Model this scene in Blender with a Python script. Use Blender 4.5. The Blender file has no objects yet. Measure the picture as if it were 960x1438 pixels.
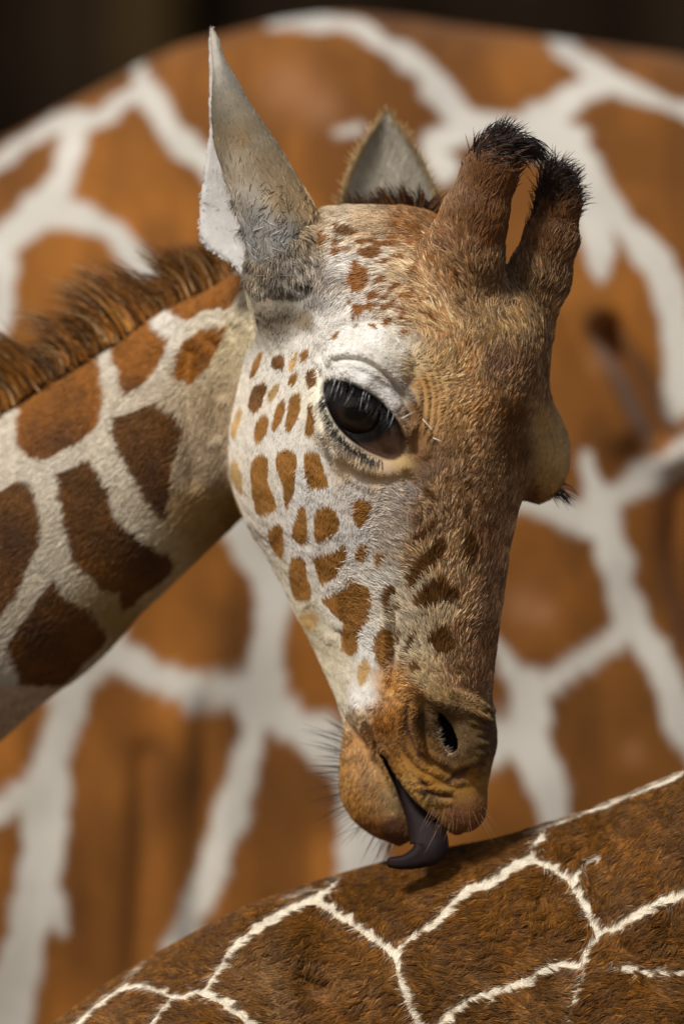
import bpy, math, random
import numpy as np

rng = np.random.default_rng(7)
random.seed(7)
sc = bpy.context.scene
S = 0.0006            # metres per reference unit (drawing units used for all shapes)
ZC = 2.3              # height of the middle of the view above the ground
DIST = 8.0
RES = 2.6             # grid step of the sculpted body, in drawing units

# ------------------------------------------------------------------ camera
cam = bpy.data.cameras.new("camera")
cam_o = bpy.data.objects.new("camera", cam)
sc.collection.objects.link(cam_o)
cam_o.location = (0, -DIST, ZC)
cam_o.rotation_euler = (math.radians(90), 0, 0)
cam.sensor_fit = 'VERTICAL'
cam.sensor_height = 36.0
cam.lens = 36.0 * DIST / (1438 * S)
cam.clip_start = 0.1
cam.clip_end = 500
cam.dof.use_dof = True
cam.dof.focus_distance = DIST - 0.085
cam.dof.aperture_fstop = 1.9
sc.camera = cam_o

# ------------------------------------------------------------------ world, sun, exposure
SUN_DIR = np.array([-0.40, -0.68, 0.80])          # towards the sun
SUN_DIR = SUN_DIR / np.linalg.norm(SUN_DIR)
world = bpy.data.worlds.new("World")
sc.world = world
world.use_nodes = True
nt = world.node_tree
sky = nt.nodes.new("ShaderNodeTexSky")
sky.sky_type = 'NISHITA'
sky.sun_disc = False
sky.sun_elevation = math.asin(SUN_DIR[2])
sky.sun_rotation = math.atan2(SUN_DIR[0], SUN_DIR[1])
bg = nt.nodes["Background"]
sky.dust_density = 4.0
sky.ozone_density = 0.6
bg.inputs[1].default_value = 0.062
nt.links.new(sky.outputs[0], bg.inputs[0])
sun = bpy.data.lights.new("sun", 'SUN')
sun.energy = 3.3
sun.angle = math.radians(9)
sun.color = (1.0, 0.955, 0.885)
sun_o = bpy.data.objects.new("sun", sun)
sc.collection.objects.link(sun_o)
from mathutils import Vector
sun_o.rotation_euler = Vector(-SUN_DIR).to_track_quat('-Z', 'Y').to_euler()
sc.view_settings.view_transform = 'Standard'
sc.view_settings.look = 'None'
sc.view_settings.exposure = 0.0
sc.view_settings.gamma = 1.0
sc.cycles.use_denoising = True
sc.cycles.max_bounces = 6
sc.render.hair_type = 'STRAND'
sc.cycles_curves.shape = 'RIBBONS'

# ------------------------------------------------------------------ helpers
def W3(p, k=1.0, d0=0.0):
    """drawing units (u right, v down, d away) -> metres"""
    p = np.asarray(p, dtype=np.float64)
    out = np.empty_like(p)
    out[..., 0] = (p[..., 0] - 480) * S * k
    out[..., 1] = p[..., 2] * S + d0
    out[..., 2] = (719 - p[..., 1]) * S * k + ZC
    return out

def N3(n):
    """direction in drawing axes -> world axes"""
    o = np.empty_like(n)
    o[..., 0] = n[..., 0]; o[..., 1] = n[..., 2]; o[..., 2] = -n[..., 1]
    return o

def lin(c):
    c = np.asarray(c, dtype=np.float64) / 255.0
    return np.where(c <= 0.04045, c / 12.92, ((c + 0.055) / 1.055) ** 2.4)

def coat_lin(c):
    """linear coat colour; dense hair deepens colour by itself, so start less saturated"""
    c = lin(c); m = c.max(axis=-1, keepdims=True)
    return m * (c / np.maximum(m, 1e-6)) ** 0.86 * np.array([1.0, 1.0, 0.98])

def hash2(ix, iy, seed):
    h = (ix.astype(np.int64) * 374761393 + iy.astype(np.int64) * 668265263 + seed * 1442695041) & 0xffffffff
    h = ((h ^ (h >> 13)) * 1274126177) & 0xffffffff
    return ((h ^ (h >> 16)) & 0xffff) / 65535.0

def noise2(x, y, scale, seed=0):
    x = np.asarray(x) / scale; y = np.asarray(y) / scale
    ix = np.floor(x); iy = np.floor(y)
    fx = x - ix; fy = y - iy
    fx = fx * fx * (3 - 2 * fx); fy = fy * fy * (3 - 2 * fy)
    a = hash2(ix, iy, seed); b = hash2(ix + 1, iy, seed)
    c = hash2(ix, iy + 1, seed); d = hash2(ix + 1, iy + 1, seed)
    return (a * (1 - fx) + b * fx) * (1 - fy) + (c * (1 - fx) + d * fx) * fy * 1.0

def fbm(x, y, scale, seed=0, o=3):
    s = 0; a = 0.5; t = 0
    for i in range(o):
        s = s + a * noise2(x, y, scale / 2 ** i, seed + 17 * i); t += a; a *= 0.5
    return s / t

def sstep(e0, e1, x):
    t = np.clip((x - e0) / (e1 - e0), 0, 1)
    return t * t * (3 - 2 * t)

def seg_dist(px, py, a, b):
    ax, ay = a; bx, by = b
    dx, dy = bx - ax, by - ay
    L = dx * dx + dy * dy + 1e-9
    t = np.clip(((px - ax) * dx + (py - ay) * dy) / L, 0, 1)
    return np.hypot(px - ax - t * dx, py - ay - t * dy), t

def poly_sd(px, py, pts):
    """signed distance to a polygon, negative inside"""
    d = np.full(px.shape, 1e9); ins = np.zeros(px.shape, bool)
    n = len(pts)
    for i in range(n):
        a = pts[i]; b = pts[(i + 1) % n]
        d = np.minimum(d, seg_dist(px, py, a, b)[0])
        if a[1] != b[1]:
            c = ((a[1] > py) != (b[1] > py)) & (px < (b[0] - a[0]) * (py - a[1]) / (b[1] - a[1]) + a[0])
            ins ^= c
    return np.where(ins, -d, d)

def chaikin(pts, closed=True, it=2):
    p = np.asarray(pts, float)
    for _ in range(it):
        if closed:
            q = np.roll(p, -1, 0)
            p = np.stack([0.75 * p + 0.25 * q, 0.25 * p + 0.75 * q], 1).reshape(-1, p.shape[1])
        else:
            a, b = p[:-1], p[1:]
            m = np.stack([0.75 * a + 0.25 * b, 0.25 * a + 0.75 * b], 1).reshape(-1, p.shape[1])
            p = np.concatenate([p[:1], m, p[-1:]])
    return p

def line_field(px, py, lines, wob=0.0, wscale=12, seed=3):
    """max over polylines of (halfwidth - distance): positive inside a line"""
    out = np.full(px.shape, -1e3)
    if wob:
        px = px + (fbm(px, py, wscale, seed) - 0.5) * 2 * wob
        py = py + (fbm(px, py, wscale, seed + 50) - 0.5) * 2 * wob
    for pts, w0, w1 in lines:
        p = chaikin(pts, False, 2)
        n = len(p) - 1
        pad = max(w0, w1) * 0.5 + 20
        m = (px > p[:, 0].min() - pad) & (px < p[:, 0].max() + pad) & (py > p[:, 1].min() - pad) & (py < p[:, 1].max() + pad)
        if not m.any():
            continue
        x, y = px[m], py[m]; o = out[m]
        for i in range(n):
            d, t = seg_dist(x, y, p[i], p[i + 1])
            hw = 0.5 * (w0 + (w1 - w0) * (i + t) / n)
            o = np.maximum(o, hw - d)
        out[m] = o
    return out

def idw(px, py, smp, power=2.0, eps=60.0):
    smp = np.asarray(smp, float)
    acc = np.zeros((len(px), smp.shape[1] - 2)); ws = np.zeros(len(px))
    for r in smp:
        w = 1.0 / ((px - r[0]) ** 2 + (py - r[1]) ** 2 + eps) ** power
        acc += w[:, None] * r[2:]; ws += w
    return acc / ws[:, None]

def link(o, parent=None):
    sc.collection.objects.link(o)
    if parent is not None:
        o.parent = parent
    return o

def new_mesh(name, verts, quads, mat, parent=None, cols=None, smooth=True, extra=None):
    verts = np.asarray(verts, np.float32); quads = np.asarray(quads, np.int32)
    me = bpy.data.meshes.new(name)
    nv, nf = len(verts), len(quads); w = quads.shape[1]
    me.vertices.add(nv); me.vertices.foreach_set("co", verts.ravel())
    me.loops.add(nf * w); me.loops.foreach_set("vertex_index", quads.ravel())
    me.polygons.add(nf); me.polygons.foreach_set("loop_start", np.arange(0, nf * w, w, dtype=np.int32))
    if smooth:
        me.polygons.foreach_set("use_smooth", np.ones(nf, bool))
    me.update(calc_edges=True); me.validate()
    if cols is not None:
        a = me.attributes.new("coat", 'FLOAT_COLOR', 'POINT')
        a.data.foreach_set("color", np.concatenate([cols, np.ones((nv, 1))], 1).astype(np.float32).ravel())
    for k_, val in (extra or {}).items():
        a = me.attributes.new(k_, 'FLOAT', 'POINT'); a.data.foreach_set("value", val.astype(np.float32))
    me.materials.append(mat)
    return link(bpy.data.objects.new(name, me), parent)

def strands(name, pts, rad, cols, mat, parent):
    """pts (n,k,3) metres, rad (n,k) metres, cols (n,3)"""
    n, k, _ = pts.shape
    hc = bpy.data.hair_curves.new(name)
    hc.add_curves([k] * n)
    hc.attributes['position'].data.foreach_set('vector', pts.astype(np.float32).ravel())
    ra = hc.attributes.get('radius') or hc.attributes.new('radius', 'FLOAT', 'POINT')
    ra.data.foreach_set('value', rad.astype(np.float32).ravel())
    ca = hc.attributes.new('coat', 'FLOAT_COLOR', 'CURVE')
    ca.data.foreach_set('color', np.concatenate([cols, np.ones((n, 1))], 1).astype(np.float32).ravel())
    hc.materials.append(mat)
    o = link(bpy.data.objects.new(name, hc), parent)
    o['kind'] = 'stuff'
    return o

def quad_normals(v, q):
    a = v[q[:, 2]] - v[q[:, 0]]; b = v[q[:, 3]] - v[q[:, 1]]
    fn = np.cross(a, b)
    vn = np.zeros_like(v)
    for i in range(4):
        np.add.at(vn, q[:, i], fn)
    l = np.linalg.norm(vn, axis=1, keepdims=True)
    return vn / np.maximum(l, 1e-9), 0.5 * np.linalg.norm(fn, axis=1)

def sample_surface(v, q, vn, area, dens_v, total_scale):
    """roots spread over quads, dens_v = strands per square unit at each vertex"""
    dq = dens_v[q].mean(1) * area * total_scale
    cnt = np.floor(dq + rng.random(len(dq))).astype(int)
    idx = np.repeat(np.arange(len(q)), cnt)
    a = rng.random(len(idx))[:, None]; b = rng.random(len(idx))[:, None]
    Q = q[idx]
    f = lambda arr: (arr[Q[:, 0]] * (1 - a) + arr[Q[:, 1]] * a) * (1 - b) + (arr[Q[:, 3]] * (1 - a) + arr[Q[:, 2]] * a) * b
    p = f(v); n = f(vn); n /= np.maximum(np.linalg.norm(n, axis=1, keepdims=True), 1e-9)
    return p, n

def grow(p, n, flow, length, lift, k=5, bend=0.5, jit=0.25):
    """strand points in drawing units. flow: (m,3) wanted direction, projected on the surface"""
    t = flow - (flow * n).sum(1, keepdims=True) * n
    t += rng.normal(0, jit, t.shape); t -= (t * n).sum(1, keepdims=True) * n
    t /= np.maximum(np.linalg.norm(t, axis=1, keepdims=True), 1e-6)
    s = np.linspace(0, 1, k)[None, :, None]
    L = length[:, None, None]; li = lift[:, None, None]
    rise = li * (s - bend * s * s)
    run = np.sqrt(np.maximum(1 - (li * (1 - bend)) ** 2, 0.1)) * (s * (0.6 + 0.4 * s))
    return p[:, None, :] + n[:, None, :] * (L * rise - 0.6) + t[:, None, :] * (L * run)

def clumps(u, v, cell, seed):
    """nearest jittered centre: offset to it and two random numbers of its own"""
    ix = np.floor(u / cell); iy = np.floor(v / cell)
    best = np.full(len(u), 1e9); du = np.zeros(len(u)); dv = np.zeros(len(u)); a = np.zeros(len(u)); b = np.zeros(len(u))
    for i in (-1, 0, 1):
        for j in (-1, 0, 1):
            x, y = ix + i, iy + j
            cx = (x + hash2(x, y, seed)) * cell - u; cy = (y + hash2(x, y, seed + 1)) * cell - v
            d = cx * cx + cy * cy; m = d < best
            best = np.where(m, d, best); du = np.where(m, cx, du); dv = np.where(m, cy, dv)
            a = np.where(m, hash2(x, y, seed + 2), a); b = np.where(m, hash2(x, y, seed + 3), b)
    return du, dv, a, b

def gather(pts, n, du, dv, amount):
    """pull strand tips together towards the centre of their clump"""
    k = pts.shape[1]
    off = np.stack([du, dv, np.zeros(len(du))], 1); off -= (off * n).sum(1, keepdims=True) * n
    s = (np.linspace(0, 1, k) ** 1.3)[None, :, None]
    return pts + off[:, None, :] * s * np.asarray(amount).reshape(-1, 1, 1)

def taper(n, k, r0, tip=0.15):
    s = np.linspace(0, 1, k)[None, :]
    return np.asarray(r0).reshape(-1, 1) * (1 - (1 - tip) * s ** 1.5) * np.ones((n, 1))

# ------------------------------------------------------------------ materials
def attr_material(name, rough=0.7, spec=0.25, bump=0.0, bscale=300.0, sheen=0.0, noise_col=0.0, wet=False, tip=None):
    m = bpy.data.materials.new(name); m.use_nodes = True
    t = m.node_tree; b = t.nodes["Principled BSDF"]
    at = t.nodes.new("ShaderNodeAttribute"); at.attribute_name = "coat"
    col = at.outputs["Color"]
    tc = t.nodes.new("ShaderNodeTexCoord")
    if noise_col:
        nz = t.nodes.new("ShaderNodeTexNoise"); nz.inputs["Scale"].default_value = bscale * 0.25
        nz.inputs["Detail"].default_value = 6
        t.links.new(tc.outputs["Object"], nz.inputs["Vector"])
        mr = t.nodes.new("ShaderNodeMapRange"); mr.inputs[3].default_value = 1 - noise_col; mr.inputs[4].default_value = 1 + noise_col
        t.links.new(nz.outputs["Fac"], mr.inputs[0])
        mx = t.nodes.new("ShaderNodeVectorMath"); mx.operation = 'SCALE'
        t.links.new(col, mx.inputs[0]); t.links.new(mr.outputs[0], mx.inputs["Scale"]); col = mx.outputs[0]
    if tip is not None:
        hi = t.nodes.new("ShaderNodeHairInfo")
        mr = t.nodes.new("ShaderNodeMapRange"); mr.inputs[3].default_value = tip[0]; mr.inputs[4].default_value = tip[1]
        t.links.new(hi.outputs["Intercept"], mr.inputs[0])
        mx = t.nodes.new("ShaderNodeVectorMath"); mx.operation = 'SCALE'
        t.links.new(col, mx.inputs[0]); t.links.new(mr.outputs[0], mx.inputs["Scale"]); col = mx.outputs[0]
    t.links.new(col, b.inputs["Base Color"])
    b.inputs["Roughness"].default_value = rough
    b.inputs["Specular IOR Level"].default_value = spec
    if sheen:
        b.inputs["Sheen Weight"].default_value = sheen
    if wet:
        aw = t.nodes.new("ShaderNodeAttribute"); aw.attribute_name = "wet"
        mr = t.nodes.new("ShaderNodeMapRange"); mr.inputs[3].default_value = rough; mr.inputs[4].default_value = 0.22
        t.links.new(aw.outputs["Fac"], mr.inputs[0]); t.links.new(mr.outputs[0], b.inputs["Roughness"])
    if bump:
        nz = t.nodes.new("ShaderNodeTexNoise"); nz.inputs["Scale"].default_value = bscale
        nz.inputs["Detail"].default_value = 4
        t.links.new(tc.outputs["Object"], nz.inputs["Vector"])
        bp = t.nodes.new("ShaderNodeBump"); bp.inputs["Strength"].default_value = bump; bp.inputs["Distance"].default_value = 0.002
        t.links.new(nz.outputs["Fac"], bp.inputs["Height"]); t.links.new(bp.outputs[0], b.inputs["Normal"])
    return m

def plain_material(name, rgb, rough=0.6, spec=0.3, nscale=0, namp=0.2, bump=0.0):
    m = bpy.data.materials.new(name); m.use_nodes = True
    t = m.node_tree; b = t.nodes["Principled BSDF"]
    b.inputs["Roughness"].default_value = rough; b.inputs["Specular IOR Level"].default_value = spec
    if nscale:
        tc = t.nodes.new("ShaderNodeTexCoord"); nz = t.nodes.new("ShaderNodeTexNoise")
        nz.inputs["Scale"].default_value = nscale; nz.inputs["Detail"].default_value = 5
        t.links.new(tc.outputs["Object"], nz.inputs["Vector"])
        cr = t.nodes.new("ShaderNodeValToRGB")
        cr.color_ramp.elements[0].position = 0.3; cr.color_ramp.elements[1].position = 0.7
        cr.color_ramp.elements[0].color = tuple(c * (1 - namp) for c in rgb) + (1,)
        cr.color_ramp.elements[1].color = tuple(min(1, c * (1 + namp)) for c in rgb) + (1,)
        t.links.new(nz.outputs["Fac"], cr.inputs[0]); t.links.new(cr.outputs[0], b.inputs["Base Color"])
        if bump:
            bp = t.nodes.new("ShaderNodeBump"); bp.inputs["Strength"].default_value = bump; bp.inputs["Distance"].default_value = 0.003
            t.links.new(nz.outputs["Fac"], bp.inputs["Height"]); t.links.new(bp.outputs[0], b.inputs["Normal"])
    else:
        b.inputs["Base Color"].default_value = tuple(rgb) + (1,)
    return m

M_skin = attr_material("coat_skin", 0.75, 0.2, bump=0.35, bscale=900, noise_col=0.12, wet=True)
M_fur = attr_material("fur_hair", 0.55, 0.3, tip=(0.8, 1.12))  # paler tips; darker roots are occlusion painted into the hair colour
M_long = attr_material("long_hair", 0.4, 0.45, tip=(1.1, 0.8))
M_bg = attr_material("short_coat", 0.8, 0.15, bump=0.3, bscale=120, noise_col=0.10, sheen=0.1)
M_bare = attr_material("bare_skin", 0.45, 0.4, bump=0.4, bscale=1500, noise_col=0.15)

def tag(o, label, cat, group=None):
    o['label'] = label; o['category'] = cat
    if group: o['group'] = group
    return o

def thing(name, loc, label, cat, group=None):
    o = bpy.data.objects.new(name, None); o.empty_display_size = 0.1
    o.location = loc
    link(o)
    return tag(o, label, cat, group)

# ================================================================== ground and wall
g = 60.0
gm = plain_material("sandy_ground", (0.17, 0.12, 0.075), 0.9, 0.1, 3, 0.25, 0.3)
gnd = new_mesh("ground", [(-g, -g, 0), (g, -g, 0), (g, g, 0), (-g, g, 0)], [(0, 1, 2, 3)], gm, smooth=False)
gnd['kind'] = 'structure'

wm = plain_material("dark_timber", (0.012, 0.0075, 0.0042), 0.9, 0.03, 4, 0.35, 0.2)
pm = plain_material("olive_post", (0.030, 0.019, 0.007), 0.9, 0.03, 6, 0.3, 0.2)
def box(x0, x1, y0, y1, z0, z1):
    v = [(x, y, z) for x in (x0, x1) for y in (y0, y1) for z in (z0, z1)]
    f = [(0, 1, 3, 2), (4, 6, 7, 5), (0, 4, 5, 1), (2, 3, 7, 6), (0, 2, 6, 4), (1, 5, 7, 3)]
    return v, f
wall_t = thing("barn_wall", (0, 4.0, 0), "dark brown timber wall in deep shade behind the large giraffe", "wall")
bx = -3.0
i = 0
while bx < 3.0:
    bw = 0.26
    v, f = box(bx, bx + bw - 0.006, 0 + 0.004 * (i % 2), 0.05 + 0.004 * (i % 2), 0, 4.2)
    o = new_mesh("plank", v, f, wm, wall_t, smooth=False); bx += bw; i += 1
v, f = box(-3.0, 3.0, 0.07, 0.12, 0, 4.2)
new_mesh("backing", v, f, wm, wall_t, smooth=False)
v, f = box(-0.285, -0.20, -0.09, -0.012, 0, 4.2)
new_mesh("post", v, f, pm, wall_t, smooth=False)

# ================================================================== young giraffe: sculpted body
CT, ST = math.cos(math.radians(42)), math.sin(math.radians(42))
EQ = np.array([ST, -CT])      # dorsal direction in (u, d)
EN = np.array([-CT, -ST])     # near-side direction in (u, d)

U0, V0, D0 = -150.0, 175.0, -330.0
NU, NV, ND = int(1000 / RES), int(1035 / RES), int(680 / RES)
ug = (U0 + RES * np.arange(NU)).astype(np.float32)
vg = (V0 + RES * np.arange(NV)).astype(np.float32)
dg = (D0 + RES * np.arange(ND)).astype(np.float32)
F = np.full((NU, NV, ND), 60.0, np.float32)

def smin(a, b, k):
    if k <= 0: return np.minimum(a, b)
    h = np.maximum(k - np.abs(a - b), 0) / k
    return np.minimum(a, b) - h * h * (k * 0.25)

def smax(a, b, k):
    return -smin(-a, -b, k)

def apply(fn, box6, k=10.0, sub=False):
    (a0, a1), (b0, b1), (c0, c1) = box6
    i0, i1 = max(0, int((a0 - U0) / RES)), min(NU, int((a1 - U0) / RES) + 2)
    j0, j1 = max(0, int((b0 - V0) / RES)), min(NV, int((b1 - V0) / RES) + 2)
    k0, k1 = max(0, int((c0 - D0) / RES)), min(ND, int((c1 - D0) / RES) + 2)
    if i1 <= i0 or j1 <= j0 or k1 <= k0: return
    u = ug[i0:i1, None, None]; v = vg[None, j0:j1, None]; d = dg[None, None, k0:k1]
    f = fn(u, v, d).astype(np.float32)
    cur = F[i0:i1, j0:j1, k0:k1]
    F[i0:i1, j0:j1, k0:k1] = smax(cur, -f, k) if sub else smin(cur, f, k)

def round_cone_chain(pts, k=10.0, sub=False, sd=1.0, pad=40):
    """pts: (u,v,d,r) joints of a tapered tube; sd squashes along d"""
    for a, b in zip(pts[:-1], pts[1:]):
        a = np.array(a, float); b = np.array(b, float)
        ab = b[:3] - a[:3]; ab[2] /= sd; L = (ab ** 2).sum() + 1e-9
        def fn(u, v, d, a=a, b=b, ab=ab, L=L):
            x = u - a[0]; y = v - a[1]; z = (d - a[2]) / sd
            t = np.clip((x * ab[0] + y * ab[1] + z * ab[2]) / L, 0, 1)
            return np.sqrt((x - t * ab[0]) ** 2 + (y - t * ab[1]) ** 2 + (z - t * ab[2]) ** 2) - (a[3] + (b[3] - a[3]) * t)
        r = max(a[3], b[3]) + pad
        lo = np.minimum(a[:3], b[:3]) - r; hi = np.maximum(a[:3], b[:3]) + r
        apply(fn, [(lo[0], hi[0]), (lo[1], hi[1]), (lo[2] - r * max(0, sd - 1), hi[2] + r * max(0, sd - 1))], k, sub)

def ellipsoid(c, r, rot=0.0, k=10.0, sub=False, pad=30):
    """rot: turn in the u-v plane, degrees"""
    cr, sr = math.cos(math.radians(rot)), math.sin(math.radians(rot))
    m = min(r)
    def fn(u, v, d):
        x = u - c[0]; y = v - c[1]
        xx = (x * cr + y * sr) / r[0]; yy = (-x * sr + y * cr) / r[1]; zz = (d - c[2]) / r[2]
        q = np.sqrt(xx * xx + yy * yy + zz * zz)
        return (q - 1) * m
    R = max(r) + pad
    apply(fn, [(c[0] - R, c[0] + R), (c[1] - R, c[1] + R), (c[2] - R, c[2] + R)], k, sub)

def unit_extents(r, ek):
    t = np.linspace(0, 2 * np.pi, 720)
    q = np.sin(t); n = r * np.cos(t) * (1 + ek * q)
    u = EQ[0] * q + EN[0] * n
    return u.min(), u.max()

def loft(rows, cd, k, pad=60, dbox=(-330, 345)):
    """rows: v, uL, uR, W/Q ratio, egg factor"""
    rows = np.array(rows, float)
    vs = vg[(vg >= rows[0, 0] - pad) & (vg <= rows[-1, 0] + pad)]
    vv = np.clip(vs, rows[0, 0], rows[-1, 0])
    # smooth interpolation (piecewise cubic by finite differences)
    def interp(col):
        x = rows[:, 0]; y = rows[:, col]
        m = np.gradient(y, x)
        i = np.clip(np.searchsorted(x, vv) - 1, 0, len(x) - 2)
        h = x[i + 1] - x[i]; t = (vv - x[i]) / h
        return ((2 * t**3 - 3 * t**2 + 1) * y[i] + (t**3 - 2 * t**2 + t) * h * m[i] + (-2 * t**3 + 3 * t**2) * y[i + 1] + (t**3 - t**2) * h * m[i + 1])
    uL, uR, ra, ek = interp(1), interp(2), interp(3), interp(4)
    Q = np.zeros_like(uL); cu = np.zeros_like(uL)
    for i in range(len(vs)):
        a, b = unit_extents(ra[i], ek[i])
        Q[i] = max(4.0, (uR[i] - uL[i]) / (b - a)); cu[i] = uL[i] - a * Q[i]
    Wd = ra * Q
    out = np.maximum(rows[0, 0] - vs, vs - rows[-1, 0] - 6)
    j = {float(x): n for n, x in enumerate(vs)}
    def fn(u, v, d):
        ii = np.array([j[float(x)] for x in v.ravel()])
        sh = (1, -1, 1)
        c = cu[ii].reshape(sh); q_ = Q[ii].reshape(sh); w_ = Wd[ii].reshape(sh); e_ = ek[ii].reshape(sh); o_ = out[ii].reshape(sh)
        cdv = np.interp(v.ravel(), [r[0] for r in cd], [r[1] for r in cd]).reshape(sh)
        n = (u - c) * EN[0] + (d - cdv) * EN[1]
        q = ((u - c) * EQ[0] + (d - cdv) * EQ[1]) / q_
        w = w_ * (1 + e_ * np.clip(q, -1.1, 1.1))
        r = np.sqrt((n / w) ** 2 + q * q)
        return smax((r - 1) * np.minimum(w, q_), np.broadcast_to(o_, r.shape), 30.0)
    lo, hi = vs[0], vs[-1]
    def fnb(u, v, d):
        return fn(u, v, d)
    # rows of the field that lie in range
    j0 = int(round((lo - V0) / RES)); j1 = j0 + len(vs)
    i0 = max(0, int((rows[:, 1].min() - pad - U0) / RES)); i1 = min(NU, int((rows[:, 2].max() + pad - U0) / RES))
    k0 = max(0, int((dbox[0] - D0) / RES)); k1 = min(ND, int((dbox[1] - D0) / RES))
    f = fn(ug[i0:i1, None, None], vg[None, j0:j1, None], dg[None, None, k0:k1]).astype(np.float32)
    F[i0:i1, j0:j1, k0:k1] = smin(F[i0:i1, j0:j1, k0:k1], f, k)

HEAD_ROWS = [
    (296, 452, 600, .85, 0.0), (325, 428, 630, .84, 0.0), (360, 400, 690, .82, .02), (420, 372, 752, .78, .05), (470, 353, 768, .75, .08),
    (520, 340, 768, .73, .10), (570, 328, 764, .71, .12), (620, 320, 750, .69, .12), (680, 325, 736, .66, .12), (730, 344, 722, .64, .12),
    (780, 373, 712, .63, .10), (830, 400, 705, .62, .08), (880, 424, 699, .62, .05), (930, 449, 693, .65, 0.0), (970, 468, 690, .70, 0.0),
    (1005, 484, 694, .78, 0.0), (1040, 514, 697, .85, 0.0), (1075, 536, 690, .9, 0.0), (1105, 553, 684, .9, 0.0), (1130, 575, 680, .9, 0.0),
    (1150, 598, 678, .9, 0.0), (1162, 612, 671, .9, 0.0), (1168, 622, 662, .9, 0.0)]
loft(HEAD_ROWS, [(300, 0), (900, 0), (1170, -15)], 0)
LIP_ROWS = [(975, 476, 520, .9, 0), (1005, 482, 538, .9, 0), (1040, 481, 552, .9, 0), (1075, 477, 562, .9, 0), (1105, 477, 570, .9, 0), (1135, 485, 577, .9, 0),
            (1160, 503, 581, .9, 0), (1176, 525, 581, .9, 0), (1187, 548, 574, .9, 0)]
loft(LIP_ROWS, [(975, 48), (1060, 32), (1190, 20)], 14)
# neck
round_cone_chain([(410, 470, 140, 118), (300, 565, 195, 143), (0, 790, 250, 186), (-220, 955, 270, 210)], k=26, sd=0.85)
# ossicones
round_cone_chain([(630, 445, -120, 62), (644, 372, -146, 54), (664, 310, -156, 40), (683, 255, -157, 32), (692, 222, -156, 25)], k=24)
round_cone_chain([(722, 460, -40, 50), (752, 395, -66, 42), (771, 340, -76, 34), (781, 298, -78, 27), (778, 264, -74, 21)], k=12)
ellipsoid((530, 325, 20), (95, 28, 100), 3, k=24)
# ear roots
ellipsoid((408, 402, -45), (62, 84, 74), -6, k=26)
ellipsoid((548, 352, 95), (62, 48, 55), 0, k=15)
# brow ridge bump on the forehead, cheek muscle, nasal bone
ellipsoid((700, 520, -150), (40, 60, 45), 10, k=40)
# far eye socket
ellipsoid((744, 618, 10), (48, 88, 70), -10, k=30)
ellipsoid((751, 632, 20), (46, 54, 60), -8, k=18)
ellipsoid((750, 662, 14), (38, 32, 50), -20, k=16)

def surf_d(u, v):
    i = int(round((u - U0) / RES)); j = int(round((v - V0) / RES))
    col = F[i, j]; k = np.argmax(col < 0)
    f0, f1 = col[k - 1], col[k]
    return float(dg[k - 1] + RES * f0 / (f0 - f1))

# near eye: socket bulge, brow, lids
ed = surf_d(508, 585)
EYE_C = (503, 575, ed + 31); EYE_R = 46
ellipsoid((508, 586, ed + 32), (66, 70, 56), -20, k=24)
ellipsoid((520, 510, surf_d(520, 508) + 2), (70, 45, 48), 22, k=6)
lid = [(462, 524), (486, 529), (510, 541), (535, 560), (556, 584), (571, 608)]
round_cone_chain([(u, v, surf_d(u, v) - 1, 13.5) for u, v in lid], k=5)
rim = [(449, 540), (449, 575), (460, 607), (480, 634), (508, 653), (540, 661), (566, 657)]
round_cone_chain([(u, v, surf_d(u, v) + 5, 12) for u, v in rim], k=10)
EYE_OPEN = [(456, 536), (468, 533), (485, 539), (505, 549), (526, 562), (543, 577), (556, 594), (566, 610), (569, 627), (561, 641), (548, 646), (530, 640), (510, 631), (490, 617), (474, 600), (462, 578), (455, 557)]
def prism(poly, dfront, dback, k=6, it=1):
    pts = chaikin(poly, True, it)
    us = [p[0] for p in pts]; vs = [p[1] for p in pts]
    def fn(u, v, d):
        uu = np.broadcast_to(u[:, :, 0], (u.shape[0], v.shape[1])); vv = np.broadcast_to(v[:, :, 0], (u.shape[0], v.shape[1]))
        f2 = poly_sd(uu.astype(float), vv.astype(float), pts)[:, :, None]
        return np.maximum(np.maximum(f2, dfront - d), d - dback)
    apply(fn, [(min(us) - 20, max(us) + 20), (min(vs) - 20, max(vs) + 20), (dfront - 20, dback + 20)], k, True)
prism(EYE_OPEN, -330, ed + 3, 7)
# dark soft corner of the eye, filling the lower right of the opening
ellipsoid((554, 618, ed + 12), (24, 36, 24), -28, k=8)

# nostril wing, cavity
nd_ = surf_d(628, 1032)
ellipsoid((655, 1030, surf_d(655, 1030) + 16), (28, 50, 34), -8, k=14)
ellipsoid((640, 990, surf_d(640, 990) + 14), (46, 18, 28), 18, k=10)
ellipsoid((599, 1014, surf_d(599, 1014) - 8), (17, 44, 30), -14, k=10, sub=True)
ellipsoid((620, 1030, surf_d(620, 1030) - 14), (22, 40, 26), -20, k=10, sub=True)
ellipsoid((580, 1010, surf_d(580, 1010) + 9), (12, 46, 20), -12, k=8)
ellipsoid((606, 1038, surf_d(606, 1038) + 9), (9, 36, 14), -22, k=8)
NOSTRIL = [(617, 999), (626, 1008), (635, 1021), (641, 1036), (641, 1049), (632, 1056), (624, 1047), (617, 1034), (614, 1016)]
prism(NOSTRIL, -330, nd_ + 75, 4, 0)
# upper lip pads
ellipsoid((645, 1125, surf_d(645, 1125) + 18), (36, 42, 26), -20, k=16)
ellipsoid((590, 1100, surf_d(590, 1100) + 22), (30, 46, 28), -25, k=16)
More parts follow.
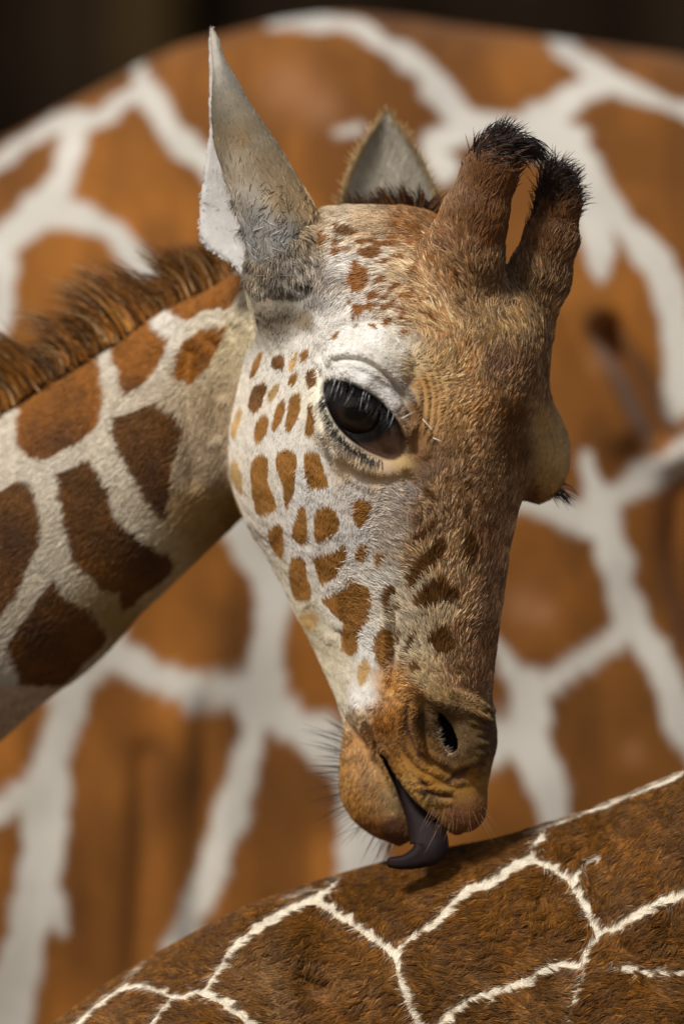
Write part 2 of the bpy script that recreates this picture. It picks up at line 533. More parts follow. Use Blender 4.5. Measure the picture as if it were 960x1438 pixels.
# mouth opening
MOUTH = [(525, 1040), (540, 1060), (556, 1090), (576, 1117), (602, 1142), (622, 1158), (625, 1195), (590, 1198), (579, 1168), (569, 1140), (556, 1106), (541, 1074), (528, 1050)]
md = surf_d(560, 1085)
prism(MOUTH, -330, md + 75, 5)

def surface_nets(F):
    s = F < 0
    cs = np.zeros(tuple(n - 1 for n in F.shape), np.uint8)
    for a in (0, 1):
        for b in (0, 1):
            for c in (0, 1):
                cs += s[a:NU - 1 + a, b:NV - 1 + b, c:ND - 1 + c]
    act = (cs > 0) & (cs < 8)
    I = np.argwhere(act)
    idx = np.full(act.shape, -1, np.int32); idx[act] = np.arange(len(I), dtype=np.int32)
    i, j, k = I.T
    cor = {}
    for a in (0, 1):
        for b in (0, 1):
            for c in (0, 1):
                cor[(a, b, c)] = F[i + a, j + b, k + c]
    acc = np.zeros((len(I), 3)); cnt = np.zeros(len(I))
    keys = list(cor)
    for A in keys:
        for ax in range(3):
            if A[ax] == 0:
                B = list(A); B[ax] = 1; B = tuple(B)
                fa, fb = cor[A], cor[B]
                m = (fa < 0) != (fb < 0)
                t = np.where(m, fa / np.where(m, fa - fb, 1), 0)
                p = np.zeros((len(I), 3)); p[:] = A; p[:, ax] = t
                acc += p * m[:, None]; cnt += m
    V = I + acc / cnt[:, None]
    quads = []
    for ax in range(3):
        sl0 = [slice(None)] * 3; sl1 = [slice(None)] * 3
        sl0[ax] = slice(0, -1); sl1[ax] = slice(1, None)
        a = s[tuple(sl0)]; b = s[tuple(sl1)]
        E = np.argwhere(a != b)
        o1, o2 = (ax + 1) % 3, (ax + 2) % 3
        ok = (E[:, o1] > 0) & (E[:, o2] > 0) & (E[:, o1] < F.shape[o1] - 1) & (E[:, o2] < F.shape[o2] - 1)
        E = E[ok]
        flip = a[tuple(E.T)]
        def cell(x, y):
            C = E.copy(); C[:, o1] -= x; C[:, o2] -= y
            return idx[tuple(C.T)]
        q = np.stack([cell(1, 1), cell(0, 1), cell(0, 0), cell(1, 0)], 1)
        q[~flip] = q[~flip][:, ::-1]
        quads.append(q)
    return V * RES + np.array([U0, V0, D0]), np.concatenate(quads)

V, Qd = surface_nets(F)
del F
# light relaxation
def relax(V, Q, it, lam=0.5):
    n = len(V)
    e = np.concatenate([Q[:, [0, 1]], Q[:, [1, 2]], Q[:, [2, 3]], Q[:, [3, 0]]])
    for _ in range(it):
        acc = np.zeros_like(V); c = np.zeros(n)
        for x, y in ((0, 1), (1, 0)):
            for ax in range(3):
                acc[:, ax] += np.bincount(e[:, x], V[e[:, y], ax], n)
            c += np.bincount(e[:, x], minlength=n)
        V = V + lam * (acc / np.maximum(c, 1)[:, None] - V)
    return V
V = relax(V, Qd, 2)
VN, QA = quad_normals(V, Qd)
# make normals point outwards (towards the viewer on the near side)
mid = (VN[:, 2] * (V[:, 2] < -80)).sum()
if mid > 0:
    Qd = Qd[:, ::-1].copy(); VN = -VN

# ---- folds and wrinkles, pressed into the near side
def press(lines, seedw=0.0):
    global V
    m0 = VN[:, 2] < -0.05
    for pts, w, depth in lines:
        p = chaikin(pts, False, 2)
        pad = w * 4
        m = m0 & (V[:, 0] > p[:, 0].min() - pad) & (V[:, 0] < p[:, 0].max() + pad) & (V[:, 1] > p[:, 1].min() - pad) & (V[:, 1] < p[:, 1].max() + pad)
        ix = np.where(m)[0]
        if not len(ix): continue
        x, y = V[ix, 0], V[ix, 1]
        d = np.full(len(ix), 1e9); tt = np.zeros(len(ix)); n = len(p) - 1
        for i in range(n):
            dd, t = seg_dist(x, y, p[i], p[i + 1])
            b = dd < d
            d = np.where(b, dd, d); tt = np.where(b, (i + t) / n, tt)
        fade = sstep(0, 0.15, tt) * sstep(1, 0.8, tt)
        amt = depth * (np.exp(-(d / w) ** 2) - 0.35 * np.exp(-((d - 2.2 * w) / w) ** 2)) * fade
        V[ix] -= VN[ix] * amt[:, None]
arcs = []
for R_, dep in ((56, 2.6), (66, 2.2), (75, 1.7), (84, 1.2)):
    arcs.append(([(540 + R_ * math.cos(a) * 0.95, 572 + R_ * 1.25 * math.sin(a)) for a in np.linspace(-0.95, 0.75, 9)], 3.0, dep))
press(arcs)
press([
    ([(555, 575), (575, 598), (584, 622), (578, 645)], 7, 7),
    ([(470, 880), (490, 920), (500, 960), (508, 1000)], 6, 5),
    ([(425, 850), (450, 872), (472, 890)], 8, 2),
    ([(556, 850), (556, 900), (552, 940), (545, 975)], 5, 4),
    ([(566, 660), (583, 690), (594, 715), (590, 745)], 4, 3.5),
    ([(572, 980), (570, 1008), (575, 1036), (592, 1062), (618, 1074), (638, 1086)], 4.5, 8),
    ([(634, 1088), (655, 1080), (680, 1070)], 4.5, 7),
    ([(630, 978), (655, 984), (675, 993), (692, 1004)], 3.4, 7),
    ([(657, 1003), (672, 1008), (688, 1015)], 3.2, 5),
    ([(668, 1030), (678, 1034), (685, 1032)], 3.0, 2.5),
    ([(668, 1045), (676, 1049), (684, 1046)], 3.0, 2.5),
    ([(630, 1090), (650, 1092), (668, 1086)], 3.5, 2.5),
    ([(598, 1110), (612, 1114), (636, 1117)], 4, 6),
    ([(592, 1096), (600, 1104)], 4, 5),
    ([(512, 1012), (520, 1026), (526, 1042), (536, 1064)], 4, 7),
    ([(450, 515), (446, 545), (447, 580), (458, 620), (482, 652), (515, 675), (548, 676)], 5, 3.5),
    ([(446, 510), (458, 488), (476, 468), (505, 456), (545, 454), (580, 470)], 6, 5),
    ([(462, 510), (485, 507), (512, 512), (540, 531), (562, 556), (576, 585)], 3.6, 7.0),
    ([(365, 415), (385, 425), (420, 420), (445, 400)], 9, 3),
    ([(390, 380), (405, 400), (425, 405)], 5, 5),
    ([(345, 372), (360, 390), (372, 410)], 5, 4),
    ([(268, 480), (262, 540), (268, 620), (272, 690)], 12, 7),
    ([(300, 470), (298, 540), (302, 620)], 10, 5),
    ([(330, 450), (322, 500), (312, 560)], 10, 5),
    ([(639, 390), (650, 410), (655, 435)], 4, 4),
    ([(766, 585), (779, 615), (780, 655), (768, 690)], 3, 3), ([(774, 590), (787, 620), (788, 655), (778, 685)], 2.6, 2.6), ([(757, 590), (769, 620), (770, 655), (758, 685)], 3, 2.2),
])
# soft lumps
lump = (fbm(V[:, 0] + V[:, 2] * .7, V[:, 1] + V[:, 2] * .3, 46, 5) - 0.5) * 5 + (fbm(V[:, 0], V[:, 1] + V[:, 2], 15, 9) - 0.5) * 2.2
lump *= np.where(V[:, 0] < np.interp(V[:, 1], [300, 500, 620, 740, 1000], [340, 345, 318, 345, 470]), .12, 1)
V -= VN * (lump * (VN[:, 2] < 0.9))[:, None] * 0.6
# woolly lumps around the ear root, small pores on the muzzle
w = np.exp(-(((V[:, 0] - 410) / 55) ** 2 + ((V[:, 1] - 350) / 50) ** 2) ** 2)
V += VN * (w * (fbm(V[:, 0] + 10, V[:, 1] * 0.6, 16, 23) - 0.45) * 16)[:, None]
VN, QA = quad_normals(V, Qd)

# ---- coat pattern ---------------------------------------------------
def c4(p): return [(300 + x / 2.997, 430 + y / 2.997) for x, y in p]
def c5(p): return [(420 + x / 2.667, 780 + y / 2.667) for x, y in p]
def c5b(p): return [(540 + x / 4.795, 560 + y / 4.795) for x, y in p]
def c6(p): return [(520 + x / 4.795, 760 + y / 4.795) for x, y in p]
def c7(p): return [(440 + x / 3.43, 280 + y / 3.43) for x, y in p]
def n6(p): return [(x / 2.4, 270 + y / 2.4) for x, y in p]
def n7(p): return [(x / 2.4, 600 + y / 2.4) for x, y in p]
CH = (138, 91, 37); CHL = (176, 140, 88); NO = (98, 62, 24); FO = (130, 78, 30); DK = (104, 66, 28)
SPOTS = [(c4(p), c, e) for p, c, e in [
    ([(255, 205), (290, 198), (305, 225), (295, 258), (262, 264), (248, 235)], DK, 2),
    ([(205, 318), (228, 320), (222, 370), (180, 448), (156, 430), (155, 370), (170, 335)], DK, 2),
    ([(205, 185), (212, 190), (190, 260), (160, 300), (157, 280), (180, 210)], CH, 3),
    ([(350, 270), (362, 285), (345, 335), (322, 330), (325, 295)], CH, 3),
    ([(400, 170), (405, 190), (385, 235), (370, 220), (380, 185)], CH, 3),
    ([(415, 265), (432, 270), (435, 330), (415, 345), (395, 320), (400, 275)], DK, 2),
    ([(350, 360), (368, 365), (370, 420), (350, 480), (320, 535), (306, 505), (318, 430), (330, 385)], CH, 3),
    ([(290, 390), (308, 395), (303, 440), (278, 500), (255, 530), (250, 500), (262, 440), (278, 405)], CH, 3),
    ([(215, 450), (235, 455), (235, 510), (205, 560), (178, 570), (172, 530), (180, 490), (200, 465)], CH, 3),
    ([(262, 320), (285, 330), (250, 395), (235, 400), (240, 360)], CHL, 4),
    ([(345, 195), (365, 190), (345, 250), (318, 270), (320, 240)], CHL, 4),
    ([(415, 400), (430, 470), (432, 515), (400, 545), (388, 530), (392, 480), (405, 430)], CH, 3),
    ([(205, 615), (228, 625), (230, 690), (225, 730), (250, 790), (265, 835), (240, 860), (180, 868), (168, 820), (158, 740), (155, 680), (175, 630)], CH, 2),
    ([(275, 605), (310, 600), (345, 612), (352, 650), (345, 720), (335, 780), (305, 855), (297, 800), (290, 730), (268, 680), (266, 630)], CH, 2),
    ([(385, 615), (430, 608), (445, 630), (470, 700), (485, 755), (440, 760), (410, 765), (395, 720), (388, 670)], CH, 2),
    ([(372, 830), (388, 850), (390, 930), (380, 998), (350, 985), (325, 960), (335, 910), (352, 860)], CH, 2),
    ([(440, 845), (480, 838), (515, 860), (528, 900), (520, 945), (470, 975), (428, 990), (420, 940), (425, 870)], CH, 2),
    ([(590, 820), (650, 803), (672, 830), (670, 870), (640, 910), (605, 930), (592, 880), (600, 850)], CH, 2),
    ([(265, 908), (285, 910), (290, 960), (285, 1060), (255, 1030), (232, 985), (228, 940), (245, 915)], CH, 2),
    ([(555, 1000), (555, 1060), (525, 1110), (455, 1165), (440, 1130), (415, 1050), (440, 1040), (490, 1035), (530, 1010)], CH, 2),
    ([(645, 990), (662, 1005), (655, 1050), (630, 1090), (610, 1075), (612, 1020)], CH, 2),
    ([(330, 1048), (370, 1050), (385, 1070), (382, 1120), (405, 1180), (408, 1220), (370, 1232), (335, 1225), (318, 1150), (312, 1080)], CH, 2),
    ([(580, 1160), (640, 1180), (680, 1220), (675, 1270), (660, 1330), (610, 1380), (600, 1440), (570, 1470), (540, 1438), (535, 1370), (545, 1330), (490, 1270), (450, 1225), (490, 1205), (540, 1185)], CH, 2),
    ([(400, 1270), (440, 1300), (430, 1340), (390, 1365), (358, 1330), (350, 1300)], CHL, 9),
    ([(770, 1180), (775, 1220), (750, 1270), (745, 1300), (730, 1260), (732, 1210)], DK, 2),
    ([(715, 1050), (735, 1065), (720, 1100), (700, 1120), (695, 1080)], CH, 4),
    ([(115, 410), (118, 450), (100, 510), (85, 560), (75, 520), (90, 450)], CHL, 4),
    ([(75, 640), (100, 640), (120, 720), (120, 790), (85, 740), (65, 690)], CHL, 4),
]]
SPOTS += [(c5(p), c, e) for p, c, e in [
    ([(315, 280), (345, 280), (357, 320), (350, 380), (320, 415), (285, 390), (285, 350), (300, 300)], CH, 2),
    ([(225, 385), (255, 380), (260, 430), (235, 480), (215, 460)], CHL, 4),
]]
SPOTS += [(c5b(p), c, e) for p, c, e in [
    ([(375, 960), (400, 990), (350, 1120), (270, 1210), (200, 1310), (165, 1290), (175, 1190), (240, 1110), (330, 1000)], NO, 2.5),
    ([(500, 1010), (550, 910), (610, 1000), (575, 1150), (545, 1190), (520, 1090)], NO, 3),
    ([(190, 980), (240, 910), (310, 860), (360, 820), (300, 910), (205, 1010)], DK, 3),
    ([(265, 640), (305, 615), (340, 680), (315, 705)], NO, 3),
    ([(380, 580), (395, 530), (420, 560), (400, 590)], NO, 3),
    ([(500, 600), (560, 580), (560, 640), (520, 650)], NO, 3),
    ([(510, 810), (540, 760), (550, 800), (525, 840)], NO, 3),
    ([(600, 720), (660, 700), (640, 760)], NO, 4),
]]
SPOTS += [(c6(p), c, e) for p, c, e in [
    ([(305, 440), (330, 370), (440, 260), (480, 270), (500, 340), (560, 330), (575, 380), (545, 450), (470, 420), (400, 460), (330, 470)], NO, 2.5),
    ([(385, 690), (430, 610), (490, 590), (540, 660), (590, 720), (520, 770), (480, 780), (440, 740)], NO, 2.5),
    ([(265, 830), (300, 805), (345, 850), (320, 890), (275, 885)], DK, 3),
    ([(180, 640), (215, 600), (205, 700), (180, 760)], NO, 2),
    ([(250, 700), (330, 610), (300, 680), (255, 760)], NO, 2),
    ([(190, 480), (215, 450), (235, 460), (205, 500)], DK, 2),
]]
SPOTS += [(c7(p), c, e) for p, c, e in [
    ([(180, 390), (205, 335), (290, 345), (285, 420), (240, 450), (200, 435)], FO, 2), ([(185, 560), (205, 515), (250, 510), (260, 550), (200, 585)], FO, 2),
    ([(240, 260), (300, 240), (365, 265), (310, 305), (240, 285)], FO, 2), ([(265, 470), (310, 440), (345, 450), (320, 490), (275, 490)], FO, 2),
    ([(325, 540), (410, 490), (410, 530), (340, 560)], FO, 2), ([(330, 310), (400, 310), (370, 330), (335, 325)], FO, 2),
    ([(320, 380), (360, 365), (370, 400), (325, 415)], FO, 2), ([(365, 460), (430, 405), (420, 445), (370, 475)], FO, 2),
    ([(450, 490), (500, 440), (515, 460), (475, 510)], FO, 2), ([(460, 380), (490, 340), (515, 365), (480, 400)], FO, 2),
    ([(425, 590), (450, 550), (480, 560), (450, 600)], FO, 2), ([(330, 610), (380, 580), (400, 600), (350, 635)], FO, 2),
    ([(215, 205), (300, 195), (315, 215), (235, 225)], FO, 2), ([(340, 225), (420, 210), (430, 240), (350, 245)], FO, 2),
    ([(360, 190), (450, 185), (440, 205), (370, 205)], FO, 2), ([(15, 170), (50, 140), (100, 190), (80, 235), (20, 215)], FO, 2),
    ([(125, 130), (200, 120), (240, 165), (190, 185), (140, 165)], DK, 2), ([(250, 615), (300, 610), (295, 645)], FO, 2),
    ([(175, 630), (215, 620), (200, 640)], FO, 2), ([(85, 686), (115, 650), (110, 690)], FO, 2),
    ([(530, 570), (600, 580), (590, 620)], FO, 3), ([(520, 500), (560, 520), (530, 540)], FO, 3), ([(160, 225), (215, 240), (195, 255)], FO, 2),
    ([(400, 560), (440, 530), (450, 560)], FO, 2), ([(430, 660), (480, 640), (470, 690)], FO, 2), ([(540, 320), (575, 300), (570, 340)], FO, 3),
]]
NK = (134, 76, 12); NKD = (96, 56, 11)
NECK_SPOTS = [(n6(p), c, e) for p, c, e in [
    ([(30, 670), (340, 490), (335, 540), (350, 620), (355, 700), (330, 780), (250, 840), (150, 890), (100, 880), (65, 830), (60, 770), (70, 720), (35, 710)], NK, 3),
    ([(380, 470), (515, 395), (520, 440), (580, 490), (560, 540), (515, 620), (440, 665), (415, 655), (410, 600), (380, 540)], NK, 3),
    ([(565, 365), (800, 240), (835, 290), (780, 375), (700, 380), (635, 420), (600, 395)], NK, 3),
    ([(640, 480), (690, 450), (765, 445), (755, 490), (700, 580), (640, 640), (600, 610), (605, 550)], NK, 3),
]]
NECK_SPOTS += [([(166, 585), (220, 562), (250, 580), (257, 600), (250, 625), (243, 660), (236, 727), (222, 716), (196, 675), (170, 625), (160, 600)], NKD, 3)]
NECK_SPOTS += [(n7(p), c, e) for p, c, e in [
    ([(200, 150), (300, 95), (345, 160), (370, 210), (380, 270), (450, 350), (540, 410), (580, 425), (600, 460), (420, 610), (410, 545), (350, 540), (300, 480), (250, 440), (230, 330), (210, 230)], NKD, 3),
    ([(-80, 250), (0, 210), (60, 170), (100, 180), (120, 230), (145, 310), (140, 390), (90, 480), (60, 560), (0, 630), (-80, 690)], NKD, 3),
    ([(35, 720), (90, 640), (150, 550), (190, 510), (220, 560), (300, 600), (345, 670), (360, 710), (220, 860), (90, 950), (70, 840), (45, 780)], NKD, 3),
    ([(-200, 0), (-60, -60), (-20, 40), (-80, 140), (-200, 160)], NKD, 3),
    ([(-250, 780), (-100, 760), (-60, 900), (-150, 1000), (-260, 960)], NKD, 3),
]]
BASE = [
    # u, v, r, g, b, fleck (strand-to-strand variation)
    (400, 520, 205, 200, 190, .10), (360, 560, 205, 195, 180, .1), (400, 600, 208, 203, 195, .08), (350, 680, 200, 190, 175, .08), (440, 680, 208, 206, 204, .08), (420, 760, 205, 200, 195, .1), (500, 760, 208, 206, 205, .1),
    (480, 840, 205, 200, 195, .1), (540, 820, 205, 200, 192, .12), (520, 900, 212, 210, 205, .1), (450, 920, 190, 178, 150, .08), (470, 970, 195, 185, 160, .08), (505, 975, 215, 212, 208, .1), (425, 870, 190, 178, 150, .08), (395, 810, 195, 185, 165, .08),
    (455, 450, 205, 200, 195, .1), (430, 480, 205, 200, 192, .1), (490, 470, 210, 206, 200, .12), (500, 440, 205, 200, 195, .15), (520, 415, 200, 192, 182, .2), (545, 440, 206, 192, 172, .2), (490, 375, 200, 195, 190, .2), (535, 370, 204, 192, 174, .2), (480, 330, 202, 188, 166, .2), (520, 325, 188, 160, 126, .22), (580, 320, 160, 120, 80, .3), (450, 310, 175, 150, 115, .2),
    (565, 380, 190, 166, 134, .25), (590, 430, 182, 150, 108, .35), (620, 470, 168, 132, 88, .35), (600, 370, 150, 112, 72, .3), (640, 400, 138, 98, 60, .3), (660, 440, 135, 104, 66, .3), (640, 340, 118, 78, 44, .25), (680, 340, 108, 64, 28, .18), (690, 270, 98, 58, 24, .15), (690, 400, 118, 86, 54, .25), (740, 400, 112, 82, 52, .28), (770, 360, 110, 72, 40, .25), (790, 310, 100, 62, 30, .15), (740, 460, 120, 92, 50, .3), (690, 470, 125, 98, 50, .3), (770, 460, 140, 108, 74, .3),
    (620, 520, 178, 144, 92, .25), (655, 520, 160, 116, 62, .3), (695, 520, 112, 76, 56, .25), (730, 530, 115, 76, 40, .25), (715, 590, 94, 56, 24, .2), (720, 640, 98, 60, 28, .2), (675, 580, 146, 100, 48, .28), (640, 590, 172, 128, 70, .28), (655, 640, 142, 102, 60, .28), (750, 560, 135, 98, 60, .25), (765, 600, 180, 146, 94, .15), (780, 640, 184, 152, 98, .14), (765, 680, 172, 138, 84, .12), (740, 690, 120, 84, 50, .2), (700, 690, 128, 92, 58, .28),
    (610, 640, 132, 98, 66, .2), (620, 680, 146, 114, 80, .28), (600, 665, 128, 98, 78, .2), (650, 720, 146, 112, 80, .3), (600, 720, 160, 134, 112, .3), (570, 700, 185, 172, 165, .2), (560, 760, 196, 184, 172, .18), (585, 770, 180, 154, 126, .3), (625, 770, 182, 152, 118, .32), (680, 760, 140, 102, 72, .3), (690, 830, 128, 92, 64, .28), (650, 830, 166, 132, 100, .32), (640, 800, 185, 158, 124, .3), (575, 840, 205, 190, 165, .2), (615, 860, 205, 185, 150, .22), (650, 890, 150, 116, 84, .3), (680, 900, 124, 90, 62, .28), (590, 900, 208, 192, 162, .22), (565, 890, 205, 190, 165, .2), (600, 950, 190, 168, 130, .25), (640, 950, 150, 118, 88, .3), (675, 960, 122, 90, 66, .3),
    (555, 960, 178, 122, 56, .2), (535, 1010, 168, 106, 40, .15), (560, 1000, 162, 104, 42, .15), (580, 975, 150, 104, 50, .2), (620, 975, 128, 98, 54, .2), (670, 985, 130, 98, 56, .2), (600, 1015, 84, 60, 32, .12), (650, 1020, 98, 72, 40, .12), (632, 995, 90, 66, 36, .12), (620, 1020, 84, 60, 34, .12), (640, 1060, 92, 66, 36, .12), (682, 1030, 98, 74, 44, .12), (660, 1060, 90, 66, 34, .12), (590, 1050, 138, 92, 38, .12), (560, 1070, 160, 108, 46, .15), (600, 1090, 160, 108, 36, .12), (570, 1100, 166, 124, 60, .15), (600, 1130, 158, 120, 58, .15), (665, 1090, 156, 108, 38, .12), (640, 1100, 150, 104, 40, .12), (640, 1145, 110, 66, 40, .1), (665, 1135, 122, 76, 38, .1), (660, 1162, 108, 66, 38, .1), (620, 1155, 150, 104, 44, .12),  # samples round the nostril darkened: part of the hollow's shade is painted in
    (500, 1040, 184, 130, 72, .2), (490, 1080, 180, 128, 66, .18), (520, 1080, 172, 128, 80, .18), (500, 1130, 160, 106, 44, .15), (530, 1120, 158, 112, 60, .15), (550, 1165, 92, 54, 34, .1), (548, 1120, 150, 120, 78, .15), (520, 1160, 140, 88, 38, .12), (505, 1010, 200, 170, 130, .15),
    (480, 495, 222, 220, 216, .06), (520, 478, 224, 222, 218, .06), (550, 490, 205, 198, 185, .08), (540, 520, 190, 182, 172, .1), (515, 505, 205, 200, 192, .1), (490, 512, 214, 212, 208, .06), (510, 525, 215, 214, 212, .06), (545, 555, 200, 198, 196, .08), (565, 560, 150, 138, 125, .15), (575, 520, 185, 160, 120, .15), (590, 545, 165, 120, 66, .15), (582, 580, 110, 74, 40, .12), (600, 575, 170, 128, 76, .15), (610, 600, 165, 124, 76, .18), (590, 620, 135, 96, 56, .12), (588, 645, 112, 76, 46, .12), (570, 655, 168, 138, 90, .1),
    (446, 560, 215, 208, 190, .06), (455, 615, 205, 195, 175, .08), (490, 655, 190, 168, 138, .1), (530, 668, 176, 148, 116, .12), (440, 640, 206, 202, 198, .08), (500, 690, 196, 190, 186, .1), (540, 695, 188, 178, 168, .15),
    (400, 345, 150, 148, 146, .3), (370, 330, 150, 145, 138, .3), (430, 335, 172, 160, 138, .3), (410, 375, 138, 136, 134, .35), (440, 375, 160, 158, 156, .35), (365, 385, 130, 122, 110, .3), (395, 410, 110, 102, 90, .2), (400, 445, 112, 102, 86, .1), (440, 420, 142, 138, 134, .25), (370, 430, 130, 118, 100, .12), (430, 452, 120, 104, 80, .12), (470, 400, 176, 172, 168, .25),  # ear root; lower samples hold dark skin plus underside shadow put into colour
]
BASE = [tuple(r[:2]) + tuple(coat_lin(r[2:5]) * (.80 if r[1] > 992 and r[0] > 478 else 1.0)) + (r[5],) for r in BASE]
NECK_BASE = [(-60, 600, 200, 190, 172), (60, 640, 200, 190, 174), (150, 640, 198, 188, 170), (230, 440, 208, 202, 192), (290, 440, 200, 190, 170), (320, 480, 188, 172, 138), (330, 560, 172, 150, 118), (300, 640, 172, 152, 126), (290, 720, 150, 118, 66), (330, 720, 128, 96, 44), (180, 760, 194, 184, 166), (60, 780, 188, 178, 160), (20, 960, 182, 174, 160), (120, 900, 176, 164, 142), (220, 790, 170, 150, 110), (160, 870, 150, 124, 70)]
NECK_BASE = [tuple(r[:2]) + tuple(coat_lin(r[2:5]) * (.80 if r[1] > 992 and r[0] > 478 else 1.0)) + (.09,) for r in NECK_BASE]
srng = np.random.default_rng(21)
for _ in range(34):
    x_, y_ = srng.uniform(478, 622), srng.uniform(312, 456)
    if y_ > 455 - abs(x_ - 545) * .3: continue
    a_, b_, th_ = srng.uniform(3.5, 8), srng.uniform(2.5, 4.5), srng.uniform(-.6, .4)
    SPOTS.append(([(x_ + a_ * math.cos(t_) * math.cos(th_) - b_ * math.sin(t_) * math.sin(th_), y_ + a_ * math.cos(t_) * math.sin(th_) + b_ * math.sin(t_) * math.cos(th_)) for t_ in np.linspace(0, 6.28, 8)[:-1]], FO, 2))
xl_v = [r[0] for r in HEAD_ROWS]; xl_u = [r[1] for r in HEAD_ROWS]

def mix_spots(col, u, v, spots, wob=2.0, raw=False):
    al = np.zeros(len(u))
    uu = u + (fbm(u, v, 9, 31) - 0.5) * 2 * wob; vv = v + (fbm(u, v, 9, 77) - 0.5) * 2 * wob
    for pts, c, e in spots:
        p = np.asarray(pts, float) if raw or len(pts) > 12 else chaikin(pts, True, 1)
        m = (uu > p[:, 0].min() - 8) & (uu < p[:, 0].max() + 8) & (vv > p[:, 1].min() - 8) & (vv < p[:, 1].max() + 8)
        if not m.any(): continue
        sd = poly_sd(uu[m], vv[m], p) - 0.8
        a = sstep(e * 0.5, -e * 0.5, sd)[:, None]
        cc = coat_lin(c)[None, :] * (0.58 + 0.84 * fbm(u[m], v[m], 24, 61, 4))[:, None]
        col[m] = col[m] * (1 - a) + cc * a; al[m] = np.maximum(al[m], a[:, 0])
    return col, al

def head_coat(u, v):
    """returns colour (n,3), fleck (n), neck mask"""
    u = np.asarray(u, float); v = np.asarray(v, float)
    ear_l = np.interp(v, [300, 340, 380, 430, 470, 500], [330, 338, 344, 356, 362, 350])
    xl = np.interp(v, xl_v, xl_u)
    xl = np.where(v < 480, np.minimum(ear_l, xl + 200), xl)
    neck = (u < xl - 1) & (v < 960)
    out = np.zeros((len(u), 3)); fl = np.zeros(len(u))
    h = ~neck
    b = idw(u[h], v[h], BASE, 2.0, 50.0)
    c = b[:, :3]
    mott = (fbm(u[h], v[h], 14, 5) - 0.5) * sstep(0.12, 0.3, b[:, 3]) * 0.9
    c = c * (1 + mott)[:, None]
    rb = sstep(.2, .3, b[:, 3])[:, None]
    c = c * (1 + rb * np.array([.05, -.08, -.22])[None, :])
    out[h], al = mix_spots(c, u[h], v[h], SPOTS, 1.6); fl[h] = b[:, 3] * (1 - .6 * al)
    if neck.any():
        b = idw(u[neck], v[neck], NECK_BASE, 2.0, 300.0)
        out[neck], _ = mix_spots(b[:, :3].copy(), u[neck], v[neck], NECK_SPOTS, 3.5, True)
        for (x_, y_, r_) in ((88, 612, 42), (205, 775, 40), (60, 890, 34), (20, 760, 30), (215, 660, 26), (232, 700, 20), (190, 540, 22)):
            dk_ = (.6 * np.exp(-(((u[neck] - x_) ** 2 + (v[neck] - y_) ** 2) / r_ ** 2)) * (_ > .5))[:, None]
            out[neck] = out[neck] * (1 - dk_) + dk_ * lin((50, 26, 14))
        fl[neck] = .10
    return out, fl, neck

GA = 1.15     # overall coat albedo gain
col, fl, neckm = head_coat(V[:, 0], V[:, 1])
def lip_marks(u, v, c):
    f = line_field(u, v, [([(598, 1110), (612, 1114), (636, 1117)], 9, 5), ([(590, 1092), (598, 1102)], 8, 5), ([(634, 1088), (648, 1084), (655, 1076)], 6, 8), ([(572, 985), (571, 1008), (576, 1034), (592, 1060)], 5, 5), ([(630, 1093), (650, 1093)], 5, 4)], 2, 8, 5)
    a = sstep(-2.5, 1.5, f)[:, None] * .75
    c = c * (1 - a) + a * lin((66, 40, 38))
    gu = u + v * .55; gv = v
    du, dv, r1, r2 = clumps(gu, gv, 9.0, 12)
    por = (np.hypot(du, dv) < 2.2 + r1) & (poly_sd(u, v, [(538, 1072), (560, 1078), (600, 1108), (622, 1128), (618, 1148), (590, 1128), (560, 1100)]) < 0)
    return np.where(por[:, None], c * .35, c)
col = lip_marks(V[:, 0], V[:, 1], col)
col = col * GA
front = VN[:, 2] < 0.25
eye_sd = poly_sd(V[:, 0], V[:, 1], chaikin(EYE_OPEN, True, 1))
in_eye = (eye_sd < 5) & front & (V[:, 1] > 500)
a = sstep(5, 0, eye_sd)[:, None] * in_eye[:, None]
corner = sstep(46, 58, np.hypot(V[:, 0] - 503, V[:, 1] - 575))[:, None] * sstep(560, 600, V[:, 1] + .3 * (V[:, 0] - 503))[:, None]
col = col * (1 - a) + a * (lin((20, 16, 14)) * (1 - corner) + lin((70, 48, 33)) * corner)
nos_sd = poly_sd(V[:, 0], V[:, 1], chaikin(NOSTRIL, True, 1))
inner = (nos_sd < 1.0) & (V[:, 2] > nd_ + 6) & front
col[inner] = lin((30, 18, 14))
rimn = np.exp(-((nos_sd - 3) / 3.5) ** 2)[:, None] * (V[:, 0] < np.interp(V[:, 1], [1000, 1055], [612, 640]))[:, None] * front[:, None] * ~inner[:, None]
col = col * (1 - 0.7 * rimn) + 0.7 * rimn * lin((176, 158, 128))
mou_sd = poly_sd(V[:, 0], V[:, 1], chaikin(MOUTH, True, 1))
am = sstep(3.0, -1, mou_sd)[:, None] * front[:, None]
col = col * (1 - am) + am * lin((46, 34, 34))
wet = np.clip(in_eye * 0.8 * (1 - .9 * corner[:, 0]) + inner * 0.6 + am[:, 0] * 0.7, 0, 1)

giraffe = thing("giraffe", (-0.6, 0.1, 0.0), "young spotted giraffe bending its head down to lick a brown back", "giraffe")
loc0 = np.array(giraffe.location)
def A3(p): return W3(p) - loc0
body = new_mesh("body", A3(V), Qd, M_skin, giraffe, col, True, {"wet": wet})

